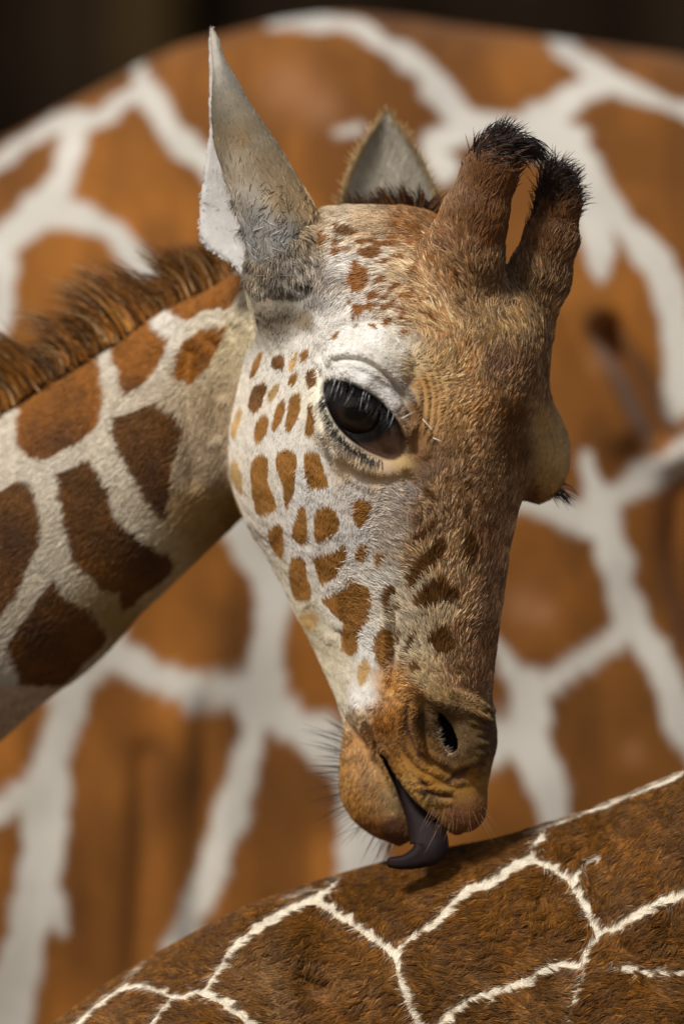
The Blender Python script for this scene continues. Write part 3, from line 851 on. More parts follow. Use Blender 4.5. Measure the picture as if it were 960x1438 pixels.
# ---- fur of the young giraffe --------------------------------------
FLOW = [(400, 600, -.3, 1), (480, 720, -.2, 1), (430, 850, .1, 1), (500, 950, .2, 1), (360, 660, -.2, 1), (400, 520, -.5, .8),
        (600, 880, -.05, -1), (565, 880, -.6, -.8), (650, 850, .25, -1), (685, 900, .1, -1), (620, 800, .25, -1), (680, 780, .2, -1), (575, 800, -.6, -.6), (620, 950, -.1, -1),
        (640, 720, .3, -1), (590, 700, -.6, -.5), (700, 680, .2, -1), (660, 640, .3, -.8), (640, 580, .6, -.6), (700, 580, .2, -1), (620, 540, .9, -.3), (650, 500, .4, -.8), (720, 520, .1, -1), (770, 600, .2, -.5),
        (600, 450, -.8, -.5), (560, 420, -1, 0), (520, 400, -1, .2), (500, 360, -1, .1), (560, 350, -.9, -.2), (640, 420, -.4, -.9), (600, 380, -.7, -.7), (680, 330, .1, -1), (700, 430, 0, -1), (690, 250, .2, -1), (770, 350, .2, -1), (740, 440, .1, -1), (790, 290, .1, -1),
        (510, 485, .4, -.3), (540, 530, .8, .3), (500, 660, -.4, .8), (450, 600, -.6, .6), (410, 350, .3, 1), (430, 400, .3, 1), (380, 420, .2, 1),
        (550, 1000, -.7, .8), (600, 1090, -.5, .8), (640, 1140, -.2, 1), (500, 1080, -.3, 1), (660, 1020, .6, .5), (600, 1000, -.8, -.2)]
NFLOW = [(0, 700, -.75, .6), (200, 500, -.8, .5), (200, 700, -.7, .7), (300, 600, -.5, .85), (100, 950, -.7, .7)]
def flow_at(u, v, neck):
    f = idw(u, v, FLOW, 1.5, 200.0)
    f[neck] = idw(u[neck], v[neck], NFLOW, 1.5, 400.0)
    # clumping: low frequency turns of the direction
    a = ((fbm(u, v, 15, 91) - 0.5) * 1.5 + (fbm(u, v, 42, 92) - 0.5) * 1.2) * np.where(neck, .45, 1.0)
    c, s = np.cos(a), np.sin(a)
    return np.stack([f[:, 0] * c - f[:, 1] * s, f[:, 0] * s + f[:, 1] * c, np.zeros(len(u))], 1)

LENS = [(400, 600, 7), (480, 720, 7.5), (450, 900, 7), (510, 970, 7), (600, 860, 15), (650, 880, 13), (690, 850, 10), (580, 780, 14), (640, 760, 13), (700, 640, 10), (640, 600, 11), (600, 470, 15), (560, 400, 13), (520, 360, 13), (640, 420, 15), (680, 320, 15), (770, 350, 15), (740, 450, 14), (510, 480, 6), (540, 540, 7), (480, 650, 8), (590, 600, 6), (770, 640, 7),
        (410, 345, 20), (440, 380, 20), (400, 440, 8), (560, 1000, 8), (600, 1090, 5.5), (650, 1140, 4.5), (650, 1020, 6), (500, 1080, 10), (520, 1130, 9), (545, 1160, 5), (600, 960, 10), (560, 720, 11), (545, 640, 4)]
dens = np.where(front, 0.36, 0.05)
dens = np.where(neckm, dens * 0.95, dens)
muz = sstep(985, 1010, V[:, 1])
dens = dens * (1 + 0.8 * muz)
dens[in_eye & (eye_sd < 2)] = 0
dens[inner] = 0
dens[(mou_sd < 2) & front] = 0
dens[(V[:, 0] < -60)] = 0
P, PN = sample_surface(V, Qd, VN, QA, dens, 1.0)
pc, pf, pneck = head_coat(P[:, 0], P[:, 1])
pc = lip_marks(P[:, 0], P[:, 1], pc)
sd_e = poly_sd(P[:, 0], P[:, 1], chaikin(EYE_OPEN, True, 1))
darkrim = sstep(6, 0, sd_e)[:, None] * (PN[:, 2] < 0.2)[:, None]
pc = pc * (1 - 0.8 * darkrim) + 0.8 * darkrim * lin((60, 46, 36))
L = idw(P[:, 0], P[:, 1], [(a_, b_, c_) for a_, b_, c_ in LENS], 2.0, 150)[:, 0]
L[pneck] = 13
L = L * rng.uniform(0.6, 1.25, len(L))
cdu, cdv, ca_, cb_ = clumps(P[:, 0], P[:, 1], 6.5, 55)
roan = sstep(.16, .28, pf) * (~pneck)
pale = (rng.random(len(P)) < .36 * roan * sstep(300, 400, P[:, 1]) * sstep(470, 500, P[:, 0]))[:, None]
sp_lum = pc.mean(1, keepdims=True)
pc = np.where(pale, pc * .35 + .65 * coat_lin((222, 184, 138))[None, :] * np.clip(sp_lum / .22, .35, 1.0), pc * (1 - .22 * roan[:, None]))
fleck = np.exp(rng.normal(0, 1, len(P)) * np.maximum(pf, np.where(P[:, 1] > 985, .3, .06)) * 0.85 + (ca_ - .5) * np.maximum(pf, np.where(P[:, 1] > 985, .2, .06)) * 2.2)
pc = np.clip(pc * GA * fleck[:, None], 0, 0.9)
fl3 = flow_at(P[:, 0], P[:, 1], pneck)
lift = np.clip(0.28 + (L - 8) * 0.012, 0.15, 0.5) * rng.uniform(0.6, 1.3, len(L))
pts = gather(grow(P, PN, fl3, L, lift, 4, 0.55, 0.12), PN, cdu, cdv, np.where(pneck, .4, np.clip((L - 5) / 9, 0, .75)))
rad = taper(len(P), 4, np.where(pneck, .8, np.where(P[:, 1] > 1000, 0.6, 0.9)) * rng.uniform(0.7, 1.2, len(P)) * S, 0.15)
strands("fur", A3(pts), rad, pc, M_fur, body)
print("fur strands", len(P), "body verts", len(V))

# ---- eyes
em = bpy.data.materials.new("eyeball"); em.use_nodes = True
t_ = em.node_tree; b_ = t_.nodes["Principled BSDF"]
atn = t_.nodes.new("ShaderNodeAttribute"); atn.attribute_name = "coat"
t_.links.new(atn.outputs["Color"], b_.inputs["Base Color"])
b_.inputs["Roughness"].default_value = 0.06; b_.inputs["Specular IOR Level"].default_value = 0.28
b_.inputs["Coat Weight"].default_value = 0.0; b_.inputs["Coat Roughness"].default_value = 0.02

def uv_sphere(c, r, nu=48, nv=32, squash=(1, 1, 1)):
    th = np.linspace(0, 2 * np.pi, nu, endpoint=False); ph = np.linspace(0.02, np.pi - 0.02, nv)
    T, Ph = np.meshgrid(th, ph)
    p = np.stack([c[0] + r * squash[0] * np.sin(Ph) * np.cos(T), c[1] - r * squash[1] * np.cos(Ph), c[2] + r * squash[2] * np.sin(Ph) * np.sin(T)], -1).reshape(-1, 3)
    q = [(j * nu + i, j * nu + (i + 1) % nu, (j + 1) * nu + (i + 1) % nu, (j + 1) * nu + i) for j in range(nv - 1) for i in range(nu)]
    return p, np.array(q)
def eye_col(p, c, r, look):
    n = (p - np.array(c)) / r; look = np.array(look) / np.linalg.norm(look)
    up = np.array([0.25, 1.0, 0.0]); up -= (up @ look) * look; up /= np.linalg.norm(up); rt = np.cross(look, up)
    x, y = n @ rt, n @ up; f = n @ look
    pup = np.hypot(x / .42, y / .27); iris = np.hypot(x, y) / .66
    ang_ = np.arctan2(y, x)
    streak = .6 + .8 * noise2(ang_ * 30 + 200, np.hypot(x, y) * 9 + 40, 1.0, 4)
    c_ = np.array([.017, .010, .006])[None, :] * streak[:, None]
    c_ = np.where((f > 0)[:, None], c_, .004)
    c_ = c_ * sstep(.85, 1.15, pup)[:, None] + .003
    out_ = sstep(.9, 1.05, iris)[:, None]
    return c_ * (1 - out_) + out_ * np.array([.012, .009, .008])[None, :]
p, q = uv_sphere(EYE_C, EYE_R, 96, 64)
new_mesh("eye", A3(p), q, em, giraffe, eye_col(p, EYE_C, EYE_R, (-.02, .12, -1)))
p, q = uv_sphere((752, 656, 22), 38)
new_mesh("eye", A3(p), q, em, giraffe, eye_col(p, (752, 656, 22), 38, (1, .1, -.2)))

# ---- grids with thickness (ears)
def catmull(P, n):
    P = np.asarray(P, float); m = len(P)
    t = np.linspace(0, m - 1, n); i = np.minimum(t.astype(int), m - 2); f = (t - i)[:, None]
    g_ = lambda k: P[np.clip(k, 0, m - 1)]
    p0, p1, p2, p3 = g_(i - 1), g_(i), g_(i + 1), g_(i + 2)
    return 0.5 * (2 * p1 + (p2 - p0) * f + (2 * p0 - 5 * p1 + 4 * p2 - p3) * f ** 2 + (3 * p1 - p0 - 3 * p2 + p3) * f ** 3)

def sheet(G, thick):
    """closed shell around a grid of points G (a,b,3)"""
    a, b, _ = G.shape
    du = np.gradient(G, axis=0); dv = np.gradient(G, axis=1)
    n = np.cross(du, dv); n /= np.maximum(np.linalg.norm(n, axis=2, keepdims=True), 1e-9)
    e = np.minimum(np.arange(b), np.arange(b)[::-1]); th = thick * (0.45 + 0.55 * np.clip(e / 4.0, 0, 1))[None, :, None]
    e2 = np.clip(np.arange(a)[::-1] / 6.0, 0.3, 1)[:, None, None]
    th = th * e2
    A = (G + n * th * 0.5).reshape(-1, 3); B = (G - n * th * 0.5).reshape(-1, 3)
    V_ = np.concatenate([A, B]); o = a * b
    q = []
    for i in range(a - 1):
        for j in range(b - 1):
            k0 = i * b + j
            q.append((k0, k0 + 1, k0 + b + 1, k0 + b)); q.append((o + k0, o + k0 + b, o + k0 + b + 1, o + k0 + 1))
    for j in range(b - 1):
        k0 = j; q.append((k0, o + k0, o + k0 + 1, k0 + 1))
        k0 = (a - 1) * b + j; q.append((k0, k0 + 1, o + k0 + 1, o + k0))
    for i in range(a - 1):
        k0 = i * b; q.append((k0, k0 + b, o + k0 + b, o + k0))
        k0 = i * b + b - 1; q.append((k0, o + k0, o + k0 + b, k0 + b))
    return V_, np.array(q), n.reshape(-1, 3)

# near ear: a channel that opens to the rear; F = near rim, R = back of the fold, L = far rim
ER = [  # v, F, R, L, depth
    (392, 366, 452, 350, 96), (365, 354, 455, 326, 100), (345, 348, 450, 297, 100), (325, 341, 446, 283, 100), (290, 330, 437, 282, 96), (250, 316, 414, 287, 84), (200, 302, 384, 293, 66),
    (150, 299, 350, 295.5, 44), (115, 301, 330, 295, 30), (85, 300, 313, 294.5, 18), (60, 298.5, 305, 294, 10), (42, 297, 299.5, 294.5, 5)]
rows = []
for v, Fr, Rr, Lr, dp in ER:
    wd = Rr - Fr
    dz = -62 + (392 - v) * 0.10
    rows.append(catmull([(Fr, v, dz - dp * 0.25), (Fr + wd * .25, v - wd * .03, dz - dp * .48), (Fr + wd * .62, v - wd * .05, dz - dp * .42), (Rr, v, dz + dp * .02), (Fr + wd * .62, v + 4, dz + dp * .42), (Fr + wd * .2, v + 6, dz + dp * .55), (Lr, v + 4, dz + dp * .5)], 33))
G = np.array(rows)
G = np.stack([catmull(G[:, j], 72) for j in range(G.shape[1])], 1)
G += (fbm(G[..., 0] + 300 * (np.arange(33) > 16)[None, :], G[..., 1], 30, 44)[..., None] - 0.5) * 4
EV, EQd, _ = sheet(G, 6.5)
EVN, EA = quad_normals(EV, EQd)
def ear_col(p):
    u, v, d = p[:, 0], p[:, 1], p[:, 2]
    smp = [(330, 150, 132, 122, 102), (320, 110, 140, 134, 120), (340, 200, 122, 98, 62), (320, 190, 100, 84, 60), (315, 165, 104, 94, 76), (365, 200, 134, 120, 94), (370, 235, 136, 114, 80), (345, 240, 146, 130, 104), (400, 255, 146, 122, 84), (395, 285, 152, 126, 84), (350, 280, 156, 148, 136), (430, 290, 170, 138, 92), (370, 310, 138, 136, 132), (330, 230, 140, 128, 108), (350, 330, 130, 128, 124), (400, 330, 130, 128, 126), (430, 340, 150, 140, 120), (300, 80, 165, 158, 145), (297, 45, 200, 190, 170)]
    c = lin(idw(u, v, smp, 1.5, 100)); c = .82 * c + .18 * c.mean(1, keepdims=True)
    c = c * (0.55 + 0.75 * fbm(u, v, 22, 12))[:, None]
    inn = (d > -62 + (392 - v) * .10 + 4) & (u < 345)
    w = np.array(lin((206, 204, 202)))[None, :] * (0.9 - 0.35 * sstep(.5, .8, fbm(u, v, 16, 3)) * np.exp(-((v - 270) / 30) ** 2))[:, None]
    c = np.where(inn[:, None], w, c)
    return c
ear = new_mesh("ear", A3(EV), EQd, M_skin, giraffe, ear_col(EV) * GA, True, {"wet": np.zeros(len(EV))})
mid_l = EV.mean(0)
dn = np.where(EVN[:, 2] < 0.3, 0.45, 0.05)
P, PN = sample_surface(EV, EQd, EVN, EA, dn, 1.0)
if (PN[:, 2] * (P[:, 2] < -110)).sum() > 0: PN = -PN
Lh = np.interp(P[:, 1], [40, 200, 260, 330, 400], [4.5, 8, 12, 18, 20]) * rng.uniform(.6, 1.3, len(P))
white_in = (P[:, 0] < np.interp(P[:, 1], [42, 150, 200, 250, 290, 330, 362], [297, 299, 302, 316, 330, 343, 353]))
Lh[white_in] = rng.uniform(4, 9, white_in.sum())
fw = np.stack([-.2 + .5 * (fbm(P[:, 0], P[:, 1], 16, 8) - .5) * 3, -1 + 0 * P[:, 0], 0 * P[:, 0]], 1)
low = rng.random(len(P)) < sstep(235, 320, P[:, 1])
fw[low] = np.stack([(-.2 + 3 * (fbm(P[low, 0], P[low, 1], 13, 9) - .5)), np.where(rng.random(low.sum()) < .5, .8, .3), 0 * P[low, 0]], 1)
cc = np.clip(ear_col(P) * GA * np.exp(rng.normal(0, .26, len(P)))[:, None] * (1 + .5 * low * rng.normal(0, .5, len(P)))[:, None], 0.005, .9)
pts = grow(P, PN, fw, Lh, np.full(len(P), .22) * rng.uniform(.5, 1.4, len(P)), 4, .5, .12)
strands("ear_fur", A3(pts), taper(len(P), 4, .8 * S * np.ones(len(P)), .15), cc, M_fur, ear)

# far ear: concave leaf shape seen from inside
FR = [(345, 472, 622), (300, 474, 621), (260, 484, 610), (220, 499, 592), (190, 515, 573), (168, 530, 557), (153, 541, 546)]
rows = []
for v, l, r in FR:
    w_ = r - l; c_ = (l + r) / 2; dz = 118 + (345 - v) * .12
    rows.append(catmull([(l, v, dz), (l + w_ * .12, v, dz + w_ * .18), (c_ - w_ * .05, v + 3, dz + w_ * .34), (r - w_ * .15, v, dz + w_ * .2), (r, v, dz)], 25))
G = np.array(rows); G = np.stack([catmull(G[:, j], 40) for j in range(G.shape[1])], 1)
EV, EQd, _ = sheet(G, 6)
def fear_col(p):
    u, v = p[:, 0], p[:, 1]
    l = np.interp(-v, [-r[0] for r in FR], [r[1] for r in FR]); r = np.interp(-v, [-q_[0] for q_ in FR], [q_[2] for q_ in FR])
    e = np.minimum(u - l, r - u)
    c = lin((186, 180, 166))[None, :] * (0.72 + .55 * fbm(u + v * .4, v * .5, 24, 6))[:, None]
    a = sstep(9, 3, e)[:, None]
    return c * (1 - a) + a * lin((178, 152, 108))[None, :]
EVN, EA = quad_normals(EV, EQd)
ear2 = new_mesh("ear", A3(EV), EQd, M_skin, giraffe, fear_col(EV), True, {"wet": np.zeros(len(EV))})
P, PN = sample_surface(EV, EQd, EVN, EA, np.where(np.abs(EVN[:, 2]) > 0.1, .15, .1), 1.0)
PN[PN[:, 2] > 0] *= -1
fw = np.stack([(P[:, 0] - 547) / 60, -1 + 0 * P[:, 0], 0 * P[:, 0]], 1)
pts = grow(P, PN, fw, rng.uniform(5, 20, len(P)), np.full(len(P), .25), 4, .5, .15)
strands("ear_fur", A3(pts), taper(len(P), 4, .8 * S * np.ones(len(P)), .15), np.clip(fear_col(P) * np.exp(rng.normal(0, .12, len(P)))[:, None], 0, .9), M_fur, ear2)

# ---- tongue: flattened tapering tube that curls on the back
TG = catmull([(546, 1072, md + 95, 5, 12), (562, 1100, md + 74, 8, 15), (579, 1130, md + 50, 14, 17), (593, 1156, md + 28, 22, 17), (601, 1177, md + 14, 27, 16), (600, 1190, md + 8, 26, 15), (588, 1201, md + 4, 17, 15), (569, 1208, md + 2, 11, 13), (555, 1209, md + 1, 9, 11), (546, 1208, md + 1, 7, 8), (542, 1207, md + 1, 3, 3)], 48)
vv = []; K = 24
for i in range(len(TG)):
    tn = TG[min(i + 1, len(TG) - 1), :2] - TG[max(i - 1, 0), :2]; tn /= np.linalg.norm(tn)
    sd = np.array([-tn[1], tn[0]])
    for a_ in np.linspace(0, 2 * np.pi, K, endpoint=False):
        ca, sa = math.cos(a_), math.sin(a_)
        grv = 1 - 0.12 * math.exp(-((a_ - 1.5 * np.pi) / .4) ** 2)
        vv.append((TG[i, 0] + sd[0] * ca * TG[i, 3], TG[i, 1] + sd[1] * ca * TG[i, 3], TG[i, 2] + sa * TG[i, 4] * grv))
qq = [(i * K + j, i * K + (j + 1) % K, (i + 1) * K + (j + 1) % K, (i + 1) * K + j) for i in range(len(TG) - 1) for j in range(K)]
vv = np.array(vv)
tcx = lin((33, 24, 25))[None, :] * (0.75 + .5 * fbm(vv[:, 0], vv[:, 1], 14, 2))[:, None]
new_mesh("tongue", A3(vv), qq, attr_material("tongue_skin", .55, .1, bump=.25, bscale=1400), giraffe, tcx)

# ---- long hair helper
def long_hair(name, roots, d0, d1, length, r0, cols, parent, k=7, mat=None, jit=.12, tipw=.12):
    """roots (n,3), start direction d0, end direction d1 (n,3), quadratic bend"""
    n = len(roots)
    d0 = d0 + rng.normal(0, jit, d0.shape); d1 = d1 + rng.normal(0, jit, d1.shape)
    d0 /= np.linalg.norm(d0, axis=1, keepdims=True); d1 /= np.linalg.norm(d1, axis=1, keepdims=True)
    s = np.linspace(0, 1, k)[None, :, None]; L_ = np.asarray(length).reshape(-1, 1, 1)
    pts = roots[:, None, :] + L_ * (d0[:, None, :] * (s - s * s / 2) + d1[:, None, :] * (s * s / 2))
    return strands(name, A3(pts), taper(n, k, np.asarray(r0) * S, tipw), cols, mat or M_long, parent)

# mane along the crest of the neck
def crest(t):
    x = np.interp(t, [0, .2, .45, .7, .9, 1], [-110, 0, 130, 250, 320, 352]); y = np.interp(t, [0, .2, .45, .7, .9, 1], [640, 562, 478, 412, 378, 362])
    return x, y
n = 7000
t = rng.random(n); x, y = crest(t)
locks = 40
ln = np.floor(t * locks + rng.normal(0, .14, n)).astype(int)
lr = np.random.default_rng(3).normal(0, 1, (locks + 12, 4))
lj = lr[np.clip(ln + 5, 0, locks + 11)]
x = x + (lj[:, 0] * 2) ; roots = np.stack([x + rng.normal(0, 3, n), y + 10 + rng.normal(0, 4, n), 215 + rng.normal(0, 14, n)], 1)
near_ear = sstep(.6, .95, t)
d0 = np.stack([-.35 + .15 * near_ear + .10 * lj[:, 0], -1 + 0 * t, .02 * lj[:, 1]], 1)
d1 = np.stack([-1.25 + .5 * near_ear + .32 * lj[:, 2], -.20 - .45 * near_ear + .18 * lj[:, 0], .14 * lj[:, 1]], 1)
ln_ = (np.interp(t, [0, .2, .45, .6, .8, 1], [128, 126, 118, 106, 84, 62]) * (1 + .22 * np.clip(lj[:, 3], -1.5, 1.5))) * rng.uniform(.3, 1.12, n)
base = np.where((rng.random(n) < .12)[:, None], coat_lin((196, 156, 104))[None, :], np.where((rng.random(n) < .45)[:, None], coat_lin((72, 40, 14))[None, :], coat_lin((146, 88, 28))[None, :]))
base = base * np.exp(rng.normal(0, .25, n) + .25 * lj[:, 1])[:, None]
long_hair("mane", roots, d0, d1, ln_, rng.uniform(.6, 1.2, n), np.clip(base, 0, .8), giraffe, jit=.09, tipw=.05)

# forelock between the ears
n = 1500
x = rng.uniform(490, 618, n)
roots = np.stack([x, 312 + rng.normal(0, 7, n) - 8 * np.exp(-((x - 560) / 40) ** 2), rng.uniform(20, 75, n)], 1)
clump = np.floor(x / 11); cr_ = np.random.default_rng(5).normal(0, 1, (80, 2))[(clump % 80).astype(int)]
d0 = np.stack([.1 + .3 * cr_[:, 0], -1 + 0 * x, -.2 + 0 * x], 1); d1 = np.stack([-.5 + .7 * cr_[:, 0], -.7 + .2 * cr_[:, 1], -.2 + 0 * x], 1)
lh = rng.uniform(16, 36, n) + 20 * np.exp(-((x - 565) / 45) ** 2) * rng.random(n)
cb = np.where((rng.random(n) < .6)[:, None], lin((48, 32, 22))[None, :], lin((110, 72, 40))[None, :])
long_hair("forelock", roots, d0, d1, lh, rng.uniform(.7, 1.2, n), cb, giraffe)

# dark tufts on the ossicones
def tuft(center, r, n, up, end, ln0, seed, vmax, name="ossicone_tuft"):
    m = (np.abs(V[:, 0] - center[0]) < r * 1.6) & (V[:, 1] < vmax) & (V[:, 1] > 180) & (np.abs(V[:, 2] - center[2]) < 75)
    fm = m[Qd].all(1)
    q_ = Qd[fm]
    P, PN = sample_surface(V, q_, VN, QA[fm], np.ones(len(V)), n / max(QA[fm].sum(), 1))
    hgt = sstep(vmax, vmax - 45, P[:, 1])
    keep = rng.random(len(P)) < .25 + .75 * hgt; P, PN, hgt = P[keep], PN[keep], hgt[keep]
    cl = np.stack([fbm(P[:, 0] + 3 * P[:, 2], P[:, 1], 10, seed) - .5, fbm(P[:, 0], P[:, 1] + P[:, 2], 10, seed + 4) - .5, 0 * hgt], 1)
    d0 = PN * .12 + np.array(up)[None, :] + cl * 1.2
    d1 = np.array(end)[None, :] + cl * 1.9 + PN * .12
    L_ = ln0 * rng.uniform(.45, 1.1, len(P)) * (.5 + .5 * hgt)
    dark = lin((34, 26, 24))[None, :]; br = lin((96, 56, 24))[None, :]
    a_ = np.clip(hgt + rng.normal(0, .25, len(P)), 0, 1)[:, None]
    c_ = (br * (1 - a_) + dark * a_) * np.exp(rng.normal(0, .3, len(P)))[:, None]
    return long_hair(name, P, d0, d1, L_, rng.uniform(.7, 1.2, len(P)), c_, giraffe, jit=.15)
tuft((690, 240, -157), 44, 1300, (.35, -.7, 0), (.7, -.15, -.1), 40, 3, 258)
tuft((778, 280, -76), 40, 1700, (-.1, -.9, 0), (.45, -.3, -.1), 38, 8, 325)
# the lock that bends over from the near horn to the far one
n = 420
roots = np.stack([rng.uniform(678, 722, n), rng.uniform(200, 220, n), -160 + rng.uniform(-20, 25, n)], 1)
d0 = np.tile([1, -.25, .5], (n, 1)); d1 = np.tile([.75, 1.25, .9], (n, 1))
long_hair("ossicone_tuft", roots, d0, d1, rng.uniform(45, 88, n), rng.uniform(.7, 1.3, n), lin((38, 30, 30))[None, :] * np.exp(rng.normal(0, .25, (n, 1))), giraffe, jit=.10)

# eyelashes
def along(poly, n, jit=1.0):
    p = chaikin(poly, False, 2); seg = np.linalg.norm(np.diff(p, axis=0), axis=1); cs = np.concatenate([[0], np.cumsum(seg)])
    s_ = rng.random(n) * cs[-1]
    return np.stack([np.interp(s_, cs, p[:, 0]), np.interp(s_, cs, p[:, 1])], 1) + rng.normal(0, jit, (n, 2)), s_ / cs[-1]
pu, tu = along([(462, 535), (485, 540), (506, 550), (527, 563), (544, 578), (557, 595)], 170, 1.2)
def front_d(u, v):
    k = (np.abs(V[:, 0] - u) < 4) & (np.abs(V[:, 1] - v) < 4)
    return V[k, 2].min() if k.any() else ed
rd = np.array([front_d(*p_) for p_ in pu])
roots = np.stack([pu[:, 0], pu[:, 1], rd + 3], 1)
n = len(roots)
d0 = np.stack([-.1 + 0 * tu, .45 + 0 * tu, -.9 + 0 * tu], 1); d1 = np.stack([-.45 + .2 * rng.normal(0, 1, n), 1.0 + 0 * tu, -.1 + 0 * tu], 1)
lc = np.where((rng.random(n) < .05)[:, None], lin((180, 180, 180))[None, :], lin((9, 8, 8))[None, :])
long_hair("eyelashes", roots, d0, d1, rng.uniform(16, 40, n), rng.uniform(.35, .6, n), lc, giraffe)
pl, tl = along([(455, 560), (463, 590), (476, 611), (492, 628), (512, 640), (535, 648)], 150, 1.5)
rd = np.array([front_d(*p_) for p_ in pl]); roots = np.stack([pl[:, 0], pl[:, 1], rd + 2], 1); n = len(roots)
d0 = np.stack([-.5 + .5 * tl, .6 + 0 * tl, -.6 + 0 * tl], 1); d1 = np.stack([-.9 + .9 * tl, 1 + 0 * tl, .1 + 0 * tl], 1)
long_hair("eyelashes", roots, d0, d1, rng.uniform(9, 24, n), rng.uniform(.4, .7, n), np.tile(lin((12, 9, 8)), (n, 1)), giraffe)
# lashes of the far eye
n = 70
roots = np.stack([rng.uniform(768, 790, n), rng.uniform(676, 694, n), 10 + rng.uniform(-25, 25, n)], 1)
long_hair("eyelashes", roots, np.tile([.5, .4, 0.], (n, 1)), np.tile([.8, 1.0, 0.], (n, 1)), rng.uniform(14, 38, n), rng.uniform(.5, .8, n), np.tile(lin((28, 24, 24)), (n, 1)), giraffe, jit=.2)
# short pale hairs round the near edge of the nostril
pn, tn_ = along([(614, 1012), (616, 1028), (622, 1044), (631, 1057), (640, 1054)], 90, 2.0)
rd = np.array([front_d(*p_) for p_ in pn]); n = len(pn)
roots = np.stack([pn[:, 0] - 2, pn[:, 1] + 1, rd + 4], 1)
long_hair("nostril_hair", roots, np.stack([.7 + 0 * tn_, -.4 + 0 * tn_, -.5 + 0 * tn_], 1), np.stack([1 + 0 * tn_, -.7 + 0 * tn_, .3 + 0 * tn_], 1), rng.uniform(3, 9, n), rng.uniform(.2, .34, n), np.tile(lin((170, 150, 118)), (n, 1)) * rng.uniform(.4, 1, (n, 1)), giraffe, k=4)
# bristles near the eye and whiskers round the lips
wr, wd_, wl, wc = [], [], [], []
for (a_, b_) in (((562, 590), (581, 580)), ((591, 591), (606, 608)), ((606, 617), (618, 622))):
    wr.append((a_[0], a_[1], front_d(*a_) - 3)); wd_.append((b_[0] - a_[0], b_[1] - a_[1], -6)); wl.append(math.hypot(b_[0] - a_[0], b_[1] - a_[1]) * 1.05); wc.append(lin((225, 215, 200)))
wr = np.array(wr, float); wd_ = np.array(wd_, float); wd_ /= np.linalg.norm(wd_, axis=1, keepdims=True)
n1 = 95
tt = rng.random(n1)
lipu = np.interp(tt, [0, .2, .45, .65, .82, 1], [487, 478, 478, 490, 512, 545]); lipv = np.interp(tt, [0, .2, .45, .65, .82, 1], [1035, 1062, 1105, 1143, 1172, 1190])
r1 = np.stack([lipu + rng.uniform(2, 14, n1), lipv - rng.uniform(0, 6, n1), 50 + rng.uniform(-45, 25, n1)], 1)
ang = np.interp(tt, [0, .4, .7, 1], [math.radians(215), math.radians(185), math.radians(150), math.radians(105)]) + rng.normal(0, .14, n1)
w1 = np.stack([np.cos(ang), np.sin(ang), rng.normal(-.1, .3, n1)], 1)
l1 = rng.uniform(25, 75, n1) * np.interp(tt, [0, .5, 1], [1.1, .95, .75])
n2 = 34
r2 = np.stack([rng.uniform(600, 682, n2), rng.uniform(1128, 1160, n2), 0 * np.zeros(n2)], 1)
for i in range(n2): r2[i, 2] = front_d(r2[i, 0], r2[i, 1])
w2 = np.stack([(r2[:, 0] - 640) / 60 + rng.normal(0, .15, n2), 1 + 0 * r2[:, 0], -.3 + 0 * r2[:, 0]], 1)
l2 = rng.uniform(14, 40, n2)
roots = np.concatenate([wr, r1, r2]); dd = np.concatenate([wd_, w1, w2]); LL = np.concatenate([wl, l1, l2])
cw = np.concatenate([np.array(wc), np.tile(lin((30, 24, 22)), (n1, 1)), np.tile(lin((120, 84, 52)), (n2, 1))])
rr = np.concatenate([[.8] * len(wr), rng.uniform(.32, .58, n1), rng.uniform(.25, .36, n2)])
bend = dd + np.concatenate([np.zeros((len(wr), 3)), np.tile([0, .25, 0], (n1, 1)), np.zeros((n2, 3))])
long_hair("whiskers", roots, dd, bend, LL, rr, cw, giraffe, jit=.03)

# ================================================================== large giraffe behind
DB = 0.62                                 # its flank lies this far behind the head (metres)
KB = (DIST + DB + 0.06) / DIST            # size of one drawing unit out there
bx_ = np.arange(-330, 1700, 6.0)
top = catmull(np.array([(-340, 900), (-300, 620), (-230, 440), (-120, 285), (-40, 205), (30, 165), (90, 132), (160, 95), (230, 58), (310, 34), (400, 12), (480, 4), (560, 8), (660, 22), (760, 36), (860, 50), (960, 64), (1150, 90), (1400, 140), (1600, 300), (1690, 600)], float), 400)
tv = np.interp(bx_, top[:, 0], top[:, 1])
hb = sstep(-335, -60, bx_) * sstep(1700, 1450, bx_)
ang = np.concatenate([np.linspace(0, np.pi, 330), np.linspace(np.pi, 2 * np.pi, 60)[1:-1]]); K = len(ang)
vB = []
for x_, tv_, h_ in zip(bx_, tv, hb):
    bot = 1950 - 500 * (1 - h_)
    cv = (tv_ + bot) / 2; rv = max((bot - tv_) / 2, 5); rd_ = 60 + 400 * h_ ** .6
    cs, sn = np.cos(ang), np.sin(ang)
    vv_ = cv - rv * np.sign(cs) * np.abs(cs) ** .8
    dd_ = 460 - rd_ * np.sign(sn) * np.abs(sn) ** .75
    vB.append(np.stack([np.full(K, x_), vv_, dd_], 1))
vB = np.array(vB); a, b = vB.shape[:2]
qB = np.array([(i * b + j, i * b + (j + 1) % b, (i + 1) * b + (j + 1) % b, (i + 1) * b + j) for i in range(a - 1) for j in range(b)])
vB = vB.reshape(-1, 3)
fr = vB[:, 2] < 400
def gro(u, v, pts, w, dep):
    p = chaikin(pts, False, 2); d = np.full(len(u), 1e9)
    for i in range(len(p) - 1): d = np.minimum(d, seg_dist(u, v, p[i], p[i + 1])[0])
    return dep * np.exp(-(d / w) ** 2)
u_, v_ = vB[:, 0], vB[:, 1]
